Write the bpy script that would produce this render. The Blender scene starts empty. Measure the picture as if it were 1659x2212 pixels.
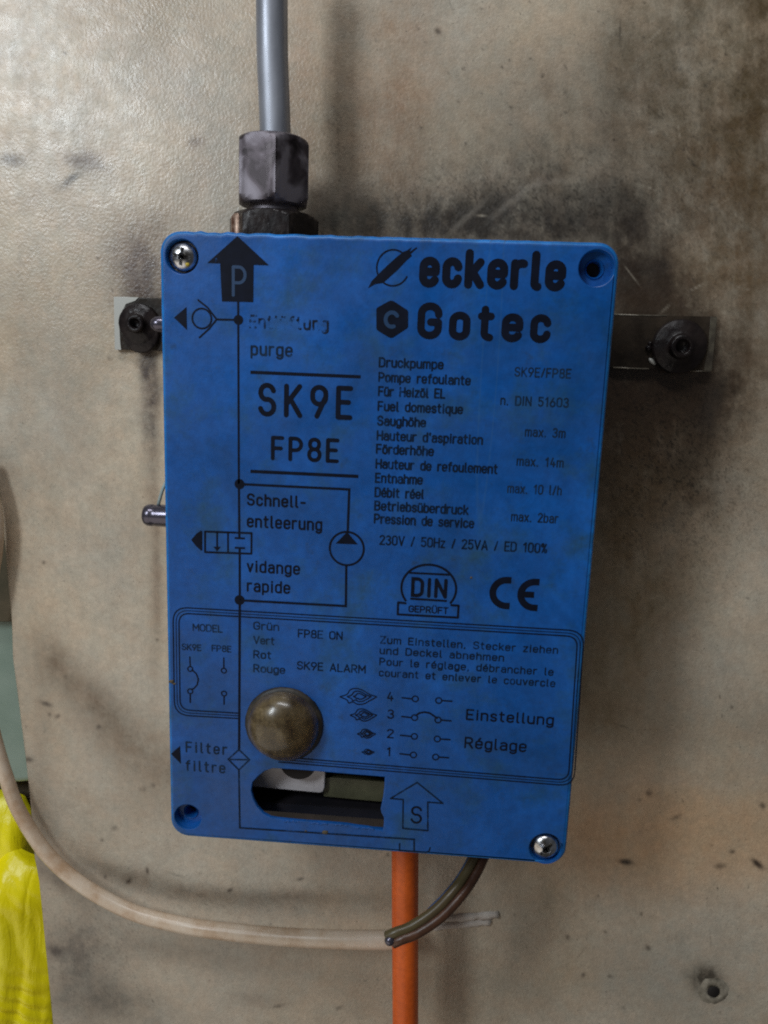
import bpy, bmesh, math, random
import numpy as np
from mathutils import Vector, Matrix
PI = math.pi
random.seed(7)
sc = bpy.context.scene
col = sc.collection

# ------------------------------------------------------------------ camera
# world: X right, Y into the wall, Z up; the cover's front face is the plane Y = 0
W, H = 0.125, 0.125 * 1.478
R = np.array([[0.996848, -0.0358386, 0.07077902],
              [0.04887163, 0.98017783, -0.19199735],
              [-0.06249511, 0.19485126, 0.9788398]])
CO = np.array([0.07881953, 0.03162135, -0.22127699])       # camera from the cover's top left corner (right, down, in)
F, CX, CY = 1696.0, 829.5, 1106.0

def w3(x, y, d):
    return Vector((x - W / 2, d, H / 2 - y))

def wdir(v):
    return Vector((v[0], v[2], -v[1]))

cam_d = bpy.data.cameras.new('camera')
cam = bpy.data.objects.new('camera', cam_d)
col.objects.link(cam)
ax, ay, az = wdir(R[0]), -wdir(R[1]), -wdir(R[2])
m = Matrix((ax, ay, az)).transposed().to_4x4()
m.translation = w3(*CO)
cam.matrix_world = m
cam_d.sensor_fit = 'VERTICAL'
cam_d.sensor_height = 24
cam_d.lens = 24 * F / 2212
cam_d.clip_start = 0.01
cam_d.clip_end = 20
sc.camera = cam

# ------------------------------------------------------------------ light
world = bpy.data.worlds.new('World')
sc.world = world
world.use_nodes = True
bg = world.node_tree.nodes['Background']
bg.inputs[0].default_value = (0.92, 0.95, 1.0, 1)
bg.inputs[1].default_value = 0.05

def area(name, loc, target, size, size_y, power, color):
    d = bpy.data.lights.new(name, 'AREA')
    d.shape = 'RECTANGLE'
    d.size, d.size_y, d.energy, d.color = size, size_y, power, color
    o = bpy.data.objects.new(name, d)
    col.objects.link(o)
    o.location = loc
    o.rotation_euler = (Vector(target) - Vector(loc)).to_track_quat('-Z', 'Y').to_euler()
    return o

area('window_light', (-0.37, -0.44, 0.31), (-0.03, 0.03, 0.02), 0.10, 0.20, 1.65, (0.86, 0.94, 1.0))
area('ceiling_light', (-0.12, -0.42, 0.85), (0.0, 0.02, 0.0), 0.5, 0.12, 3.0, (0.95, 0.97, 1.0))
area('room_light', (-0.42, -0.50, -0.52), (0.0, 0.05, -0.10), 1.0, 0.8, 1.75, (1.0, 0.91, 0.80))
sc.view_settings.view_transform = 'Standard'
sc.view_settings.look = 'None'
sc.view_settings.exposure = 0
sc.view_settings.gamma = 1
sc.cycles.use_denoising = False                              # the photograph's own sensor grain is of this kind
sc.cycles.sample_clamp_indirect = 2.0
sc.cycles.sample_clamp_direct = 4.0
sc.cycles.filter_width = 2.0
sc.cycles.max_bounces = 8

# ------------------------------------------------------------------ measuring
def ray(px, py):
    d = R.T @ np.array([(px - CX) / F, (py - CY) / F, 1.0])
    return d

def un(px, py, depth=0.0):
    """where the line of sight through a measured point meets the plane at that depth"""
    d = ray(px, py)
    t = (depth - CO[2]) / d[2]
    p = CO + t * d
    return w3(p[0], p[1], depth)

def mpx(px, py, depth=0.0):
    """metres per measured unit there"""
    p = un(px, py, depth)
    q = np.array([p.x + W / 2, H / 2 - p.z, p.y])
    return float((R @ (q - CO))[2]) / F

# ------------------------------------------------------------------ objects
def link(name, me, mat=None, parent=None, smooth=False):
    o = bpy.data.objects.new(name, me)
    col.objects.link(o)
    if mat is not None and not me.materials:
        me.materials.append(mat)
    if parent is not None:
        o.parent = parent
        o.matrix_parent_inverse = parent.matrix_world.inverted()
    if smooth:
        me.polygons.foreach_set('use_smooth', [True] * len(me.polygons))
    return o

def from_bm(name, bm, mat=None, parent=None, smooth=False, auto=None):
    bmesh.ops.recalc_face_normals(bm, faces=bm.faces)
    me = bpy.data.meshes.new(name)
    bm.to_mesh(me)
    bm.free()
    o = link(name, me, mat, parent, smooth)
    if auto is not None:
        me.polygons.foreach_set('use_smooth', [True] * len(me.polygons))
        sharp_edges(me, auto)
    return o

def sharp_edges(me, ang):
    bm = bmesh.new()
    bm.from_mesh(me)
    for e in bm.edges:
        if len(e.link_faces) == 2:
            e.smooth = e.calc_face_angle(0) < math.radians(ang)
    bm.to_mesh(me)
    bm.free()

def tag(o, label, cat, group=None, kind=None):
    if label: o['label'] = label
    if cat: o['category'] = cat
    if group: o['group'] = group
    if kind: o['kind'] = kind
    return o

def empty(name, loc):
    o = bpy.data.objects.new(name, None)
    o.empty_display_size = 0.01
    col.objects.link(o)
    o.location = loc
    o.matrix_world = Matrix.Translation(loc)
    return o

def smooth_path(pts, n=8):
    pts = [Vector(p) for p in pts]
    P = [pts[0] * 2 - pts[1]] + pts + [pts[-1] * 2 - pts[-2]]
    out = []
    for i in range(1, len(P) - 2):
        a, b, c, d = P[i - 1:i + 3]
        for k in range(n):
            t = k / n
            out.append(0.5 * ((2 * b) + (c - a) * t + (2 * a - 5 * b + 4 * c - d) * t * t + (3 * b - a - 3 * c + d) * t ** 3))
    out.append(pts[-1])
    return out

def tube_bm(bm, path, r, sides=24, caps=True, flat=1.0):
    path = [Vector(p) for p in path]
    rs = r if hasattr(r, '__len__') else [r] * len(path)
    rings = []
    nrm = None
    for i, p in enumerate(path):
        t = (path[min(i + 1, len(path) - 1)] - path[max(i - 1, 0)]).normalized()
        if nrm is None:
            up = Vector((0, 1, 0)) if abs(t.y) < 0.9 else Vector((1, 0, 0))
            nrm = t.cross(up).normalized()
        else:
            nrm = (nrm - t * nrm.dot(t)).normalized()
        b = t.cross(nrm)
        rings.append([bm.verts.new(p + (nrm * math.cos(2 * PI * k / sides) + b * math.sin(2 * PI * k / sides) * flat) * rs[i]) for k in range(sides)])
    for a, b in zip(rings, rings[1:]):
        for k in range(sides):
            bm.faces.new((a[k], a[(k + 1) % sides], b[(k + 1) % sides], b[k]))
    if caps:
        bm.faces.new(rings[0][::-1])
        bm.faces.new(rings[-1])
    return bm

def lathe_bm(bm, origin, axis, prof, sides=40, phase=0.0, close=False):
    """prof: list of (radius, distance along the axis)"""
    axis = Vector(axis).normalized()
    up = Vector((0, 0, 1)) if abs(axis.z) < 0.9 else Vector((1, 0, 0))
    a = axis.cross(up).normalized()
    b = axis.cross(a)
    rings = []
    for r, h in prof:
        c = Vector(origin) + axis * h
        if r < 1e-7:
            rings.append([bm.verts.new(c)])
        else:
            rings.append([bm.verts.new(c + (a * math.cos(phase + 2 * PI * k / sides) + b * math.sin(phase + 2 * PI * k / sides)) * r) for k in range(sides)])
    for p, q in zip(rings, rings[1:]):
        for k in range(sides):
            j = (k + 1) % sides
            if len(p) == 1 and len(q) == 1: continue
            if len(p) == 1: bm.faces.new((p[0], q[k], q[j]))
            elif len(q) == 1: bm.faces.new((p[k], p[j], q[0]))
            else: bm.faces.new((p[k], p[j], q[j], q[k]))
    return bm

def box_bm(bm, x0, x1, y0, y1, z0, z1, bev=0.0):
    r = bmesh.ops.create_cube(bm, size=1, matrix=Matrix.LocRotScale(Vector(((x0 + x1) / 2, (y0 + y1) / 2, (z0 + z1) / 2)), None, Vector((x1 - x0, y1 - y0, z1 - z0))))
    if bev:
        es = list({e for v in r['verts'] for e in v.link_edges})
        bmesh.ops.bevel(bm, geom=es, offset=bev, segments=3, affect='EDGES', profile=0.5)
    return bm

def plate_mesh(name, loops, y0, thick, bev=0.0, seg=3):
    """solid plate in the XZ plane from closed outlines (first outer, rest holes), front face at y0"""
    cu = bpy.data.curves.new(name, 'CURVE')
    cu.dimensions = '2D'
    cu.fill_mode = 'BOTH'
    cu.extrude = thick / 2 - bev
    cu.bevel_depth = bev
    cu.bevel_resolution = seg
    cu.offset = -bev
    for lp in loops:
        sp = cu.splines.new('POLY')
        sp.points.add(len(lp) - 1)
        for i, (x, z) in enumerate(lp):
            sp.points[i].co = (x, z, 0, 1)
        sp.use_cyclic_u = True
    o = bpy.data.objects.new(name, cu)
    col.objects.link(o)
    bpy.context.view_layer.update()
    me = bpy.data.meshes.new_from_object(o.evaluated_get(bpy.context.evaluated_depsgraph_get()))
    bpy.data.objects.remove(o)
    bpy.data.curves.remove(cu)
    me.transform(Matrix.Translation((0, y0 + thick / 2, 0)) @ Matrix.Rotation(PI / 2, 4, 'X'))
    me.name = name
    return me

def rrect(x0, x1, z0, z1, r, n=8):
    pts = []
    for cx, cz, a in ((x1 - r, z1 - r, 0), (x0 + r, z1 - r, 90), (x0 + r, z0 + r, 180), (x1 - r, z0 + r, 270)):
        for k in range(n + 1):
            t = math.radians(a + 90 * k / n)
            pts.append((cx + r * math.cos(t), cz + r * math.sin(t)))
    return pts

# ------------------------------------------------------------------ materials
def new_mat(name, base=(0.5, 0.5, 0.5), rough=0.5, metal=0.0, spec=0.5, coat=0.0, trans=0.0):
    m = bpy.data.materials.new(name)
    m.use_nodes = True
    b = m.node_tree.nodes['Principled BSDF']
    b.inputs['Base Color'].default_value = (*base, 1)
    b.inputs['Roughness'].default_value = rough
    b.inputs['Metallic'].default_value = metal
    b.inputs['Specular IOR Level'].default_value = spec
    b.inputs['Coat Weight'].default_value = coat
    b.inputs['Transmission Weight'].default_value = trans
    return m

class N:
    def __init__(s, mat):
        s.m = mat; s.t = mat.node_tree; s.b = s.t.nodes['Principled BSDF']
        s.co = s.t.nodes.new('ShaderNodeTexCoord').outputs['Object']
    def link(s, a, b): s.t.links.new(a, b)
    def noise(s, scale, detail=4, rough=0.55, vec=None, stretch=None, dist=0.0):
        n = s.t.nodes.new('ShaderNodeTexNoise')
        n.inputs['Scale'].default_value = scale
        n.inputs['Detail'].default_value = detail
        n.inputs['Roughness'].default_value = rough
        n.inputs['Distortion'].default_value = dist
        v = vec or s.co
        if stretch:
            mp = s.t.nodes.new('ShaderNodeMapping')
            mp.inputs['Scale'].default_value = stretch
            s.link(v, mp.inputs['Vector']); v = mp.outputs[0]
        s.link(v, n.inputs['Vector'])
        return n.outputs['Fac']
    def ramp(s, fac, *stops):
        r = s.t.nodes.new('ShaderNodeValToRGB')
        e = r.color_ramp.elements
        while len(e) < len(stops): e.new(0.5)
        for i, (p, c) in enumerate(stops):
            e[i].position = p
            c = c if hasattr(c, '__len__') else (c, c, c)
            e[i].color = (*c, 1)
        s.link(fac, r.inputs['Fac'])
        return r.outputs['Color']
    def mix(s, fac, a, b, mode='MIX'):
        n = s.t.nodes.new('ShaderNodeMix')
        n.data_type = 'RGBA'; n.blend_type = mode
        for sock, v in ((n.inputs[0], fac), (n.inputs[6], a), (n.inputs[7], b)):
            if isinstance(v, (int, float)): sock.default_value = v
            elif isinstance(v, tuple): sock.default_value = (*v, 1)
            else: s.link(v, sock)
        return n.outputs[2]
    def bump(s, h, strength, dist, prev=None):
        n = s.t.nodes.new('ShaderNodeBump')
        n.inputs['Strength'].default_value = strength
        n.inputs['Distance'].default_value = dist
        s.link(h, n.inputs['Height'])
        if prev is not None: s.link(prev, n.inputs['Normal'])
        s.link(n.outputs[0], s.b.inputs['Normal'])
        return n.outputs[0]
    def color(s, c): s.link(c, s.b.inputs['Base Color'])
    def rough(s, c): s.link(c, s.b.inputs['Roughness'])

# wall paint: cream sheet with grime and painted shade read from the mesh colour map
M_wall = new_mat('grimy_cream_paint', rough=0.36, spec=0.7)
n = N(M_wall)
at = n.t.nodes.new('ShaderNodeVertexColor'); at.layer_name = 'stain_shade'
fine = n.noise(420, 5, 0.7)
blot = n.noise(38, 6, 0.62)
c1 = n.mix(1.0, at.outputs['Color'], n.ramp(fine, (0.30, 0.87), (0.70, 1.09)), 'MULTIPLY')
c2 = n.mix(1.0, c1, n.ramp(blot, (0.33, (0.94, 0.925, 0.91)), (0.62, (1.03, 1.025, 1.02))), 'MULTIPLY')
spk = n.noise(1100, 2, 0.5)
c3 = n.mix(n.ramp(spk, (0.68, 0.0), (0.76, 0.5)), c2, (0.06, 0.045, 0.03))
hue = n.noise(160, 3, 0.6)
c4 = n.mix(1.0, c3, n.ramp(hue, (0.35, (1.03, 0.99, 0.96)), (0.65, (0.98, 1.01, 1.02))), 'MULTIPLY')
n.color(c4)
b1 = n.bump(n.noise(1000, 3, 0.55), 0.5, 0.00030)
n.bump(n.noise(60, 4, 0.6), 0.10, 0.001, b1)
n.rough(n.ramp(n.noise(240, 3), (0.3, 0.27), (0.7, 0.42)))

M_edge = new_mat('raw_panel_edge', (0.16, 0.12, 0.085), 0.75)

M_blue = new_mat('blue_lid_plastic', rough=0.42, spec=0.45)
n = N(M_blue)
g1 = n.noise(26, 6, 0.65, dist=0.4)
g2 = n.noise(330, 4, 0.7)
base = n.ramp(g1, (0.30, (0.003, 0.060, 0.215)), (0.50, (0.003, 0.086, 0.345)), (0.68, (0.006, 0.118, 0.46)))
base = n.mix(n.ramp(n.noise(55, 5, 0.7), (0.50, 0.0), (0.72, 0.75)), base, (0.016, 0.075, 0.12))
base = n.mix(1.0, base, n.ramp(g2, (0.28, 0.80), (0.72, 1.16)), 'MULTIPLY')
base = n.mix(n.ramp(n.noise(900, 2, 0.6), (0.70, 0.0), (0.80, 0.25)), base, (0.08, 0.10, 0.12))
sc1 = n.noise(55, 2, 0.5, stretch=(1, 1, 0.06), dist=0.3)
base = n.mix(n.ramp(sc1, (0.715, 0.0), (0.73, 0.35), (0.745, 0.0)), base, (0.03, 0.12, 0.30))
base = n.mix(n.ramp(n.noise(140, 6, 0.75), (0.58, 0.0), (0.70, 0.42)), base, (0.02, 0.04, 0.05))
n.color(base)
n.rough(n.ramp(n.noise(60, 5, 0.6), (0.3, 0.30), (0.7, 0.58)))
b1 = n.bump(n.noise(1300, 3), 0.25, 0.00012)
n.bump(n.noise(45, 3), 0.25, 0.0006, b1)

def ink(name, base, wear_at, wear_w, scale=420):
    m = new_mat(name, base, 0.55, spec=0.15)
    n = N(m)
    tr = n.t.nodes.new('ShaderNodeBsdfTransparent')
    mx = n.t.nodes.new('ShaderNodeMixShader')
    out = n.t.nodes['Material Output']
    f = n.ramp(n.noise(scale, 4, 0.65), (wear_at, 0.0), (wear_at + wear_w, 1.0))
    n.link(f, mx.inputs[0]); n.link(n.b.outputs[0], mx.inputs[1]); n.link(tr.outputs[0], mx.inputs[2])
    n.link(mx.outputs[0], out.inputs['Surface'])
    n.color(n.ramp(n.noise(220, 3), (0.35, tuple(v * 0.8 for v in base)), (0.7, tuple(v * 1.5 for v in base))))
    return m

M_ink = ink('black_print', (0.003, 0.005, 0.014), 0.66, 0.10)
M_ink_thin = ink('faded_black_print', (0.004, 0.012, 0.030), 0.46, 0.34)
M_ink_faint = ink('faint_print', (0.008, 0.022, 0.05), 0.47, 0.35)
M_ink_worn = ink('rubbed_black_print', (0.008, 0.014, 0.03), 0.44, 0.12, 300)
M_knock = new_mat('blue_knockout', (0.010, 0.045, 0.12), 0.45)

M_steel = new_mat('dull_steel', rough=0.45, metal=0.6)
n = N(M_steel)
s1 = n.noise(90, 5, 0.6, stretch=(1, 1, 0.25))
n.color(n.ramp(s1, (0.3, (0.27, 0.28, 0.32)), (0.7, (0.46, 0.48, 0.54))))
n.rough(n.ramp(n.noise(150, 4, stretch=(1, 1, 0.2)), (0.3, 0.38), (0.7, 0.6)))
n.bump(n.noise(400, 3), 0.15, 0.0002)

M_nut = new_mat('oily_steel', rough=0.38, metal=0.7)
n = N(M_nut)
s1 = n.noise(110, 3, 0.45, dist=0.4)
n.color(n.ramp(s1, (0.42, (0.028, 0.022, 0.024)), (0.50, (0.085, 0.07, 0.078)), (0.60, (0.25, 0.225, 0.25))))
n.rough(n.ramp(s1, (0.4, 0.36), (0.6, 0.55)))
n.bump(s1, 0.3, 0.0004)

M_black = new_mat('dense_black', rough=0.3, spec=0.3)
n = N(M_black)
n.color(n.ramp(n.noise(180, 4), (0.35, (0.007, 0.005, 0.006)), (0.7, (0.030, 0.022, 0.020))))
n.rough(n.ramp(n.noise(300, 3), (0.3, 0.22), (0.7, 0.5)))
n.bump(n.noise(500, 4), 0.5, 0.0004)

M_chrome = new_mat('screw_chrome', rough=0.22, metal=1.0)
n = N(M_chrome)
n.color(n.ramp(n.noise(500, 4), (0.35, (0.35, 0.32, 0.28)), (0.60, (0.80, 0.81, 0.84))))
n.rough(n.ramp(n.noise(400, 3), (0.3, 0.16), (0.7, 0.4)))

M_bar = new_mat('greasy_bar', rough=0.4, spec=0.25)  # grease, darkened further for the box's shadow over its right part
n = N(M_bar)
n.color(n.ramp(n.noise(70, 5, 0.65), (0.35, (0.016, 0.012, 0.009)), (0.65, (0.055, 0.040, 0.028))))
n.rough(n.ramp(n.noise(200, 4), (0.3, 0.25), (0.7, 0.5)))
n.bump(n.noise(350, 4), 0.4, 0.0004)

M_palebar = new_mat('pale_bar_end', (0.52, 0.52, 0.48), 0.3, 0.1)

M_dome = new_mat('dirty_amber_lens', rough=0.15, spec=0.5, trans=0.75)
n = N(M_dome)
d1 = n.noise(230, 6, 0.7, dist=0.4)
dirt = n.noise(70, 5, 0.65)
n.color(n.ramp(d1, (0.30, (0.08, 0.055, 0.036)), (0.52, (0.20, 0.145, 0.07)), (0.74, (0.36, 0.27, 0.15))))
n.link(n.ramp(dirt, (0.38, 0.25), (0.60, 0.80)), n.b.inputs['Transmission Weight'])
n.rough(n.ramp(d1, (0.3, 0.22), (0.7, 0.40)))
n.b.inputs['IOR'].default_value = 1.4
n.b.inputs['Coat Weight'].default_value = 0.5
n.b.inputs['Coat Roughness'].default_value = 0.16
n.bump(n.noise(420, 3), 0.10, 0.0003)

M_orange = new_mat('orange_hose', rough=0.42, spec=0.4)
n = N(M_orange)
n.color(n.mix(1.0, n.ramp(n.noise(60, 4, stretch=(1, 1, 0.2)), (0.35, (0.72, 0.11, 0.012)), (0.65, (0.88, 0.16, 0.02))),
              n.ramp(n.noise(500, 3), (0.3, 0.85), (0.7, 1.08)), 'MULTIPLY'))
n.bump(n.noise(90, 3, stretch=(1, 1, 0.15)), 0.2, 0.0005)

M_white = new_mat('cream_cable', rough=0.3, spec=0.5)
n = N(M_white)
n.color(n.ramp(n.noise(75, 5, 0.65), (0.32, (0.55, 0.36, 0.22)), (0.5, (0.72, 0.56, 0.41)), (0.68, (0.80, 0.67, 0.53))))
n.bump(n.noise(300, 3), 0.15, 0.0003)

def plain(name, a, b, scale=120, rough=0.45, **k):
    m = new_mat(name, rough=rough, **k)
    n = N(m)
    n.color(n.ramp(n.noise(scale, 4), (0.35, a), (0.65, b)))
    n.bump(n.noise(scale * 4, 3), 0.2, 0.0003)
    return m

M_brown = plain('brown_insulation', (0.055, 0.024, 0.013), (0.10, 0.043, 0.022), 160, 0.35)
M_olive = plain('dirty_green_yellow', (0.075, 0.050, 0.026), (0.11, 0.088, 0.038), 60, 0.35)
M_bluewire = plain('blue_insulation', (0.03, 0.06, 0.12), (0.05, 0.10, 0.2), 160, 0.35)
M_housing = plain('dark_housing', (0.010, 0.010, 0.014), (0.022, 0.018, 0.022), 90, 0.55)
M_inner = plain('inner_brown', (0.020, 0.013, 0.012), (0.05, 0.034, 0.030), 120, 0.5)
M_card = plain('white_terminal', (0.48, 0.45, 0.47), (0.60, 0.57, 0.58), 150, 0.4)
M_olivecard = plain('olive_terminal', (0.09, 0.088, 0.048), (0.14, 0.135, 0.075), 150, 0.5)
M_green = plain('pale_green_paint', (0.20, 0.28, 0.225), (0.26, 0.34, 0.28), 60, 0.4)
M_copper = plain('copper_dirty', (0.12, 0.05, 0.03), (0.5, 0.36, 0.27), 330, 0.4, metal=0.4)
M_chip = plain('pale_plaster', (0.42, 0.36, 0.31), (0.60, 0.54, 0.48), 200, 0.7)
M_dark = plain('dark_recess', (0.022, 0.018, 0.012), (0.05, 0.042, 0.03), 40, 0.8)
M_batten = plain('brown_batten', (0.06, 0.05, 0.025), (0.12, 0.09, 0.05), 60, 0.7)
M_hole = new_mat('hole_black', (0.008, 0.005, 0.004), 0.8)
M_yspot = new_mat('yellow_speck', (0.55, 0.40, 0.03), 0.5)

M_yellow = new_mat('yellow_film', rough=0.35, spec=0.5)
n = N(M_yellow)
n.color(n.ramp(n.noise(40, 4), (0.35, (0.98, 0.83, 0.002)), (0.65, (0.99, 0.88, 0.008))))
n.b.inputs['Subsurface Weight'].default_value = 0.0
b1 = n.bump(n.noise(55, 3, dist=0.5), 0.25, 0.002)
n.bump(n.noise(160, 4, 0.6, stretch=(1, 1, 0.25), dist=0.8), 0.5, 0.0012, b1)

# ------------------------------------------------------------------ wall and its map of stains and painted shade
D = 0.052                                                   # wall face behind the cover's face
EDGE = [(-140, 0), (-62, 500), (-14, 900), (14, 1220), (25, 1342), (28, 1421), (42, 1529), (57, 1648), (66, 1728), (76, 1852), (85, 1900), (102, 2078), (113, 2190), (140, 2500)]
ex = [un(x, y, D) for x, y in EDGE]
zs = np.array([p.z for p in ex]); xs = np.array([p.x for p in ex])
NX, NZ = 560, 700
zt, zb = un(800, -220, D).z, un(800, 2420, D).z
xr = un(1900, 1100, D).x
Zg = np.linspace(zt, zb, NZ)
Xl = np.interp(-Zg, -zs, xs)
T = np.linspace(0, 1, NX)
Xg = Xl[:, None] + (xr - Xl[:, None]) * T[None, :]
Zm = np.repeat(Zg[:, None], NX, 1)
# measured picture position of every wall point (to place stains and shade)
q = np.stack([Xg + W / 2 - CO[0], H / 2 - Zm - CO[1], np.full_like(Xg, D - CO[2])], -1) @ R.T
U = q[..., 0] / q[..., 2] * F + CX
V = q[..., 1] / q[..., 2] * F + CY

rng = np.random.default_rng(11)
def vnoise(x, y, seed):
    r = np.random.default_rng(seed).random((64, 64))
    xi, yi = np.floor(x).astype(int), np.floor(y).astype(int)
    fx, fy = x - xi, y - yi
    fx = fx * fx * (3 - 2 * fx); fy = fy * fy * (3 - 2 * fy)
    g = lambda a, b: r[a % 64, b % 64]
    return (g(xi, yi) * (1 - fx) + g(xi + 1, yi) * fx) * (1 - fy) + (g(xi, yi + 1) * (1 - fx) + g(xi + 1, yi + 1) * fx) * fy
def fbm(x, y, seed, octs=5, gain=0.55):
    s, a, tot = 0, 1, 0
    for k in range(octs):
        s = s + a * vnoise(x * 2 ** k, y * 2 ** k, seed + k); tot += a; a *= gain
    return s / tot
wx = (fbm(U / 130, V / 130, 3) - 0.5)
wy = (fbm(U / 130, V / 130, 23) - 0.5)
tex = fbm(U / 60, V / 60, 41, 6, 0.78) * 0.75 + fbm(U / 16, V / 120, 57, 4, 0.7) * 0.25
colr = np.ones((NZ, NX, 3)) * np.array([0.54, 0.455, 0.345])
big = fbm(U / 330, V / 330, 77, 4)
colr *= (0.76 + 0.48 * big)[..., None]
colr *= (0.72 + 0.56 * tex)[..., None]
hue2 = fbm(U / 240, V / 300, 91, 4) - 0.5
colr *= 1 + hue2[..., None] * np.array([0.20, 0.02, -0.22])

def stain_shade(x, y, rx, ry, ang=0, amt=0.5, c=(0.10, 0.075, 0.05), warp=70, hard=1.0, brk=0.7):
    a = math.radians(ang)
    dx, dy = U + wx * warp - x, V + wy * warp - y
    u = (dx * math.cos(a) + dy * math.sin(a)) / rx
    v = (-dx * math.sin(a) + dy * math.cos(a)) / ry
    r2 = u * u + v * v
    k = np.exp(-r2 ** hard) * amt * np.clip(1 + brk * (tex - 0.5) * 4.2, 0.05, 1.7)
    k = np.clip(k, 0, 0.96)[..., None]
    colr[:] = colr * (1 - k) + np.array(c) * k

BR, GY, DK = (0.17, 0.115, 0.07), (0.11, 0.12, 0.105), (0.035, 0.028, 0.024)
stain_shade(640, 250, 90, 420, 0, 0.40, (0.38, 0.24, 0.15), 60)
stain_shade(850, 220, 90, 330, 0, 0.55, (0.36, 0.22, 0.13), 60)
stain_shade(735, 160, 34, 230, 0, 0.30, GY, 30, 1.3)  # the pipe's cast shadow, painted into the wall colour
stain_shade(905, 480, 150, 200, 0, 0.22, GY, 100)
stain_shade(1120, 200, 220, 190, 0, 0.16, BR, 140)
stain_shade(1345, 120, 48, 190, 0, 0.36, (0.10, 0.08, 0.05), 40, 1.5)  # vertical dark band at the upper right
stain_shade(1380, 330, 90, 150, 0, 0.28, (0.10, 0.08, 0.06), 90)
stain_shade(1580, 330, 330, 600, 0, 0.64, (0.16, 0.112, 0.065), 150, 1.3)  # brown grime plus light fall-off to the right, painted into the colour
stain_shade(1500, 120, 110, 300, 0, 0.32, (0.12, 0.10, 0.06), 80)
stain_shade(1640, 250, 90, 520, 4, 0.6, (0.09, 0.06, 0.025), 70, 1.3)
stain_shade(1560, 650, 150, 330, 0, 0.42, (0.20, 0.12, 0.06), 90)
stain_shade(1020, 470, 360, 70, 0, 0.55, (0.08, 0.06, 0.05), 70)
stain_shade(1160, 350, 330, 170, -10, 0.42, (0.12, 0.095, 0.07), 120)
stain_shade(1050, 486, 390, 46, 0, 0.85, DK, 35, 1.2)
stain_shade(1080, 455, 210, 50, -6, 0.62, (0.06, 0.05, 0.04), 60)
stain_shade(1150, 410, 70, 24, -35, 0.45, (0.07, 0.055, 0.045), 40)
stain_shade(1290, 440, 110, 60, 20, 0.4, (0.08, 0.07, 0.055), 70)
stain_shade(760, 450, 80, 50, 0, 0.4, GY, 50)
stain_shade(1390, 590, 95, 75, 25, 0.80, DK, 60)
stain_shade(1345, 560, 50, 110, 0, 0.65, DK, 30)
stain_shade(1430, 640, 110, 40, 10, 0.55, DK, 50)
stain_shade(1420, 745, 170, 80, 0, 0.85, (0.03, 0.022, 0.018), 30, 1.5)  # grime, plus the box's shadow round the bar painted near-black
stain_shade(1350, 820, 90, 330, 3, 0.85, (0.028, 0.018, 0.012), 30, 1.6, 0.5)
stain_shade(1430, 820, 190, 130, 0, 0.88, (0.03, 0.02, 0.014), 50, 1.4)
stain_shade(1440, 860, 140, 75, 0, 0.93, (0.022, 0.014, 0.010), 45, 1.4)
stain_shade(1400, 960, 190, 330, 6, 0.62, (0.10, 0.062, 0.034), 60, 1.4, 0.4)
stain_shade(1370, 900, 130, 200, 8, 0.86, (0.035, 0.02, 0.012), 60, 1.2)
stain_shade(1400, 1040, 130, 150, 0, 0.60, (0.07, 0.045, 0.025), 90)
stain_shade(1480, 1010, 60, 110, 0, 0.40, (0.08, 0.06, 0.04), 90)
stain_shade(1350, 1290, 140, 260, 5, 0.66, (0.16, 0.105, 0.045), 60, 1.2, 0.4)
stain_shade(1280, 1500, 110, 200, 5, 0.40, (0.22, 0.15, 0.07), 60)
stain_shade(1540, 880, 30, 60, 0, 0.6, (0.06, 0.05, 0.04), 60)
stain_shade(1400, 1545, 260, 60, 4, 0.32, (0.20, 0.14, 0.08), 60)
stain_shade(1440, 1800, 340, 120, 0, 0.65, (0.60, 0.38, 0.21), 90, 1.3, 0.3)
stain_shade(1270, 1820, 60, 90, 20, 0.28, (0.42, 0.24, 0.13), 50)
stain_shade(1120, 1960, 40, 170, -12, 0.26, BR, 30)
stain_shade(1400, 2120, 230, 90, 0, 0.18, GY, 80)
stain_shade(310, 600, 60, 110, 0, 0.68, (0.14, 0.09, 0.065), 50)
stain_shade(335, 1180, 14, 260, 0, 0.5, (0.16, 0.10, 0.065), 16)
stain_shade(300, 540, 80, 60, -50, 0.55, (0.12, 0.08, 0.06), 70)
stain_shade(325, 800, 22, 200, 0, 0.80, (0.05, 0.035, 0.035), 25, 1.4)
stain_shade(305, 620, 40, 60, 0, 0.5, (0.09, 0.06, 0.05), 40)
stain_shade(180, 345, 42, 22, 10, 0.85, (0.12, 0.075, 0.05), 50, 1.5)
stain_shade(150, 390, 34, 9, -40, 0.9, (0.09, 0.07, 0.05), 40)
stain_shade(225, 355, 14, 9, 30, 0.5, DK, 40)
stain_shade(30, 340, 30, 16, 0, 0.75, (0.10, 0.07, 0.05), 50)
stain_shade(60, 430, 34, 24, 0, 0.20, BR, 50)
stain_shade(425, 305, 16, 12, 0, 0.5, (0.10, 0.07, 0.06), 30)
stain_shade(430, 380, 40, 110, 20, 0.22, (0.25, 0.15, 0.10), 60)
stain_shade(300, 50, 150, 60, 20, 0.22, (0.24, 0.17, 0.09), 80)
stain_shade(120, 1430, 75, 34, 50, 0.5, BR, 30)
stain_shade(215, 1540, 130, 46, 48, 0.62, BR, 35)  # part of a diagonal brown band left of the box
stain_shade(330, 1640, 120, 54, 40, 0.6, BR, 40)
stain_shade(320, 1740, 70, 60, 0, 0.30, BR, 50)
stain_shade(90, 1480, 24, 110, 0, 0.22, BR, 40)
stain_shade(85, 1760, 26, 200, 0, 0.30, (0.14, 0.10, 0.07), 30)
stain_shade(140, 1900, 110, 24, 28, 0.55, (0.10, 0.08, 0.06), 25)
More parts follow.
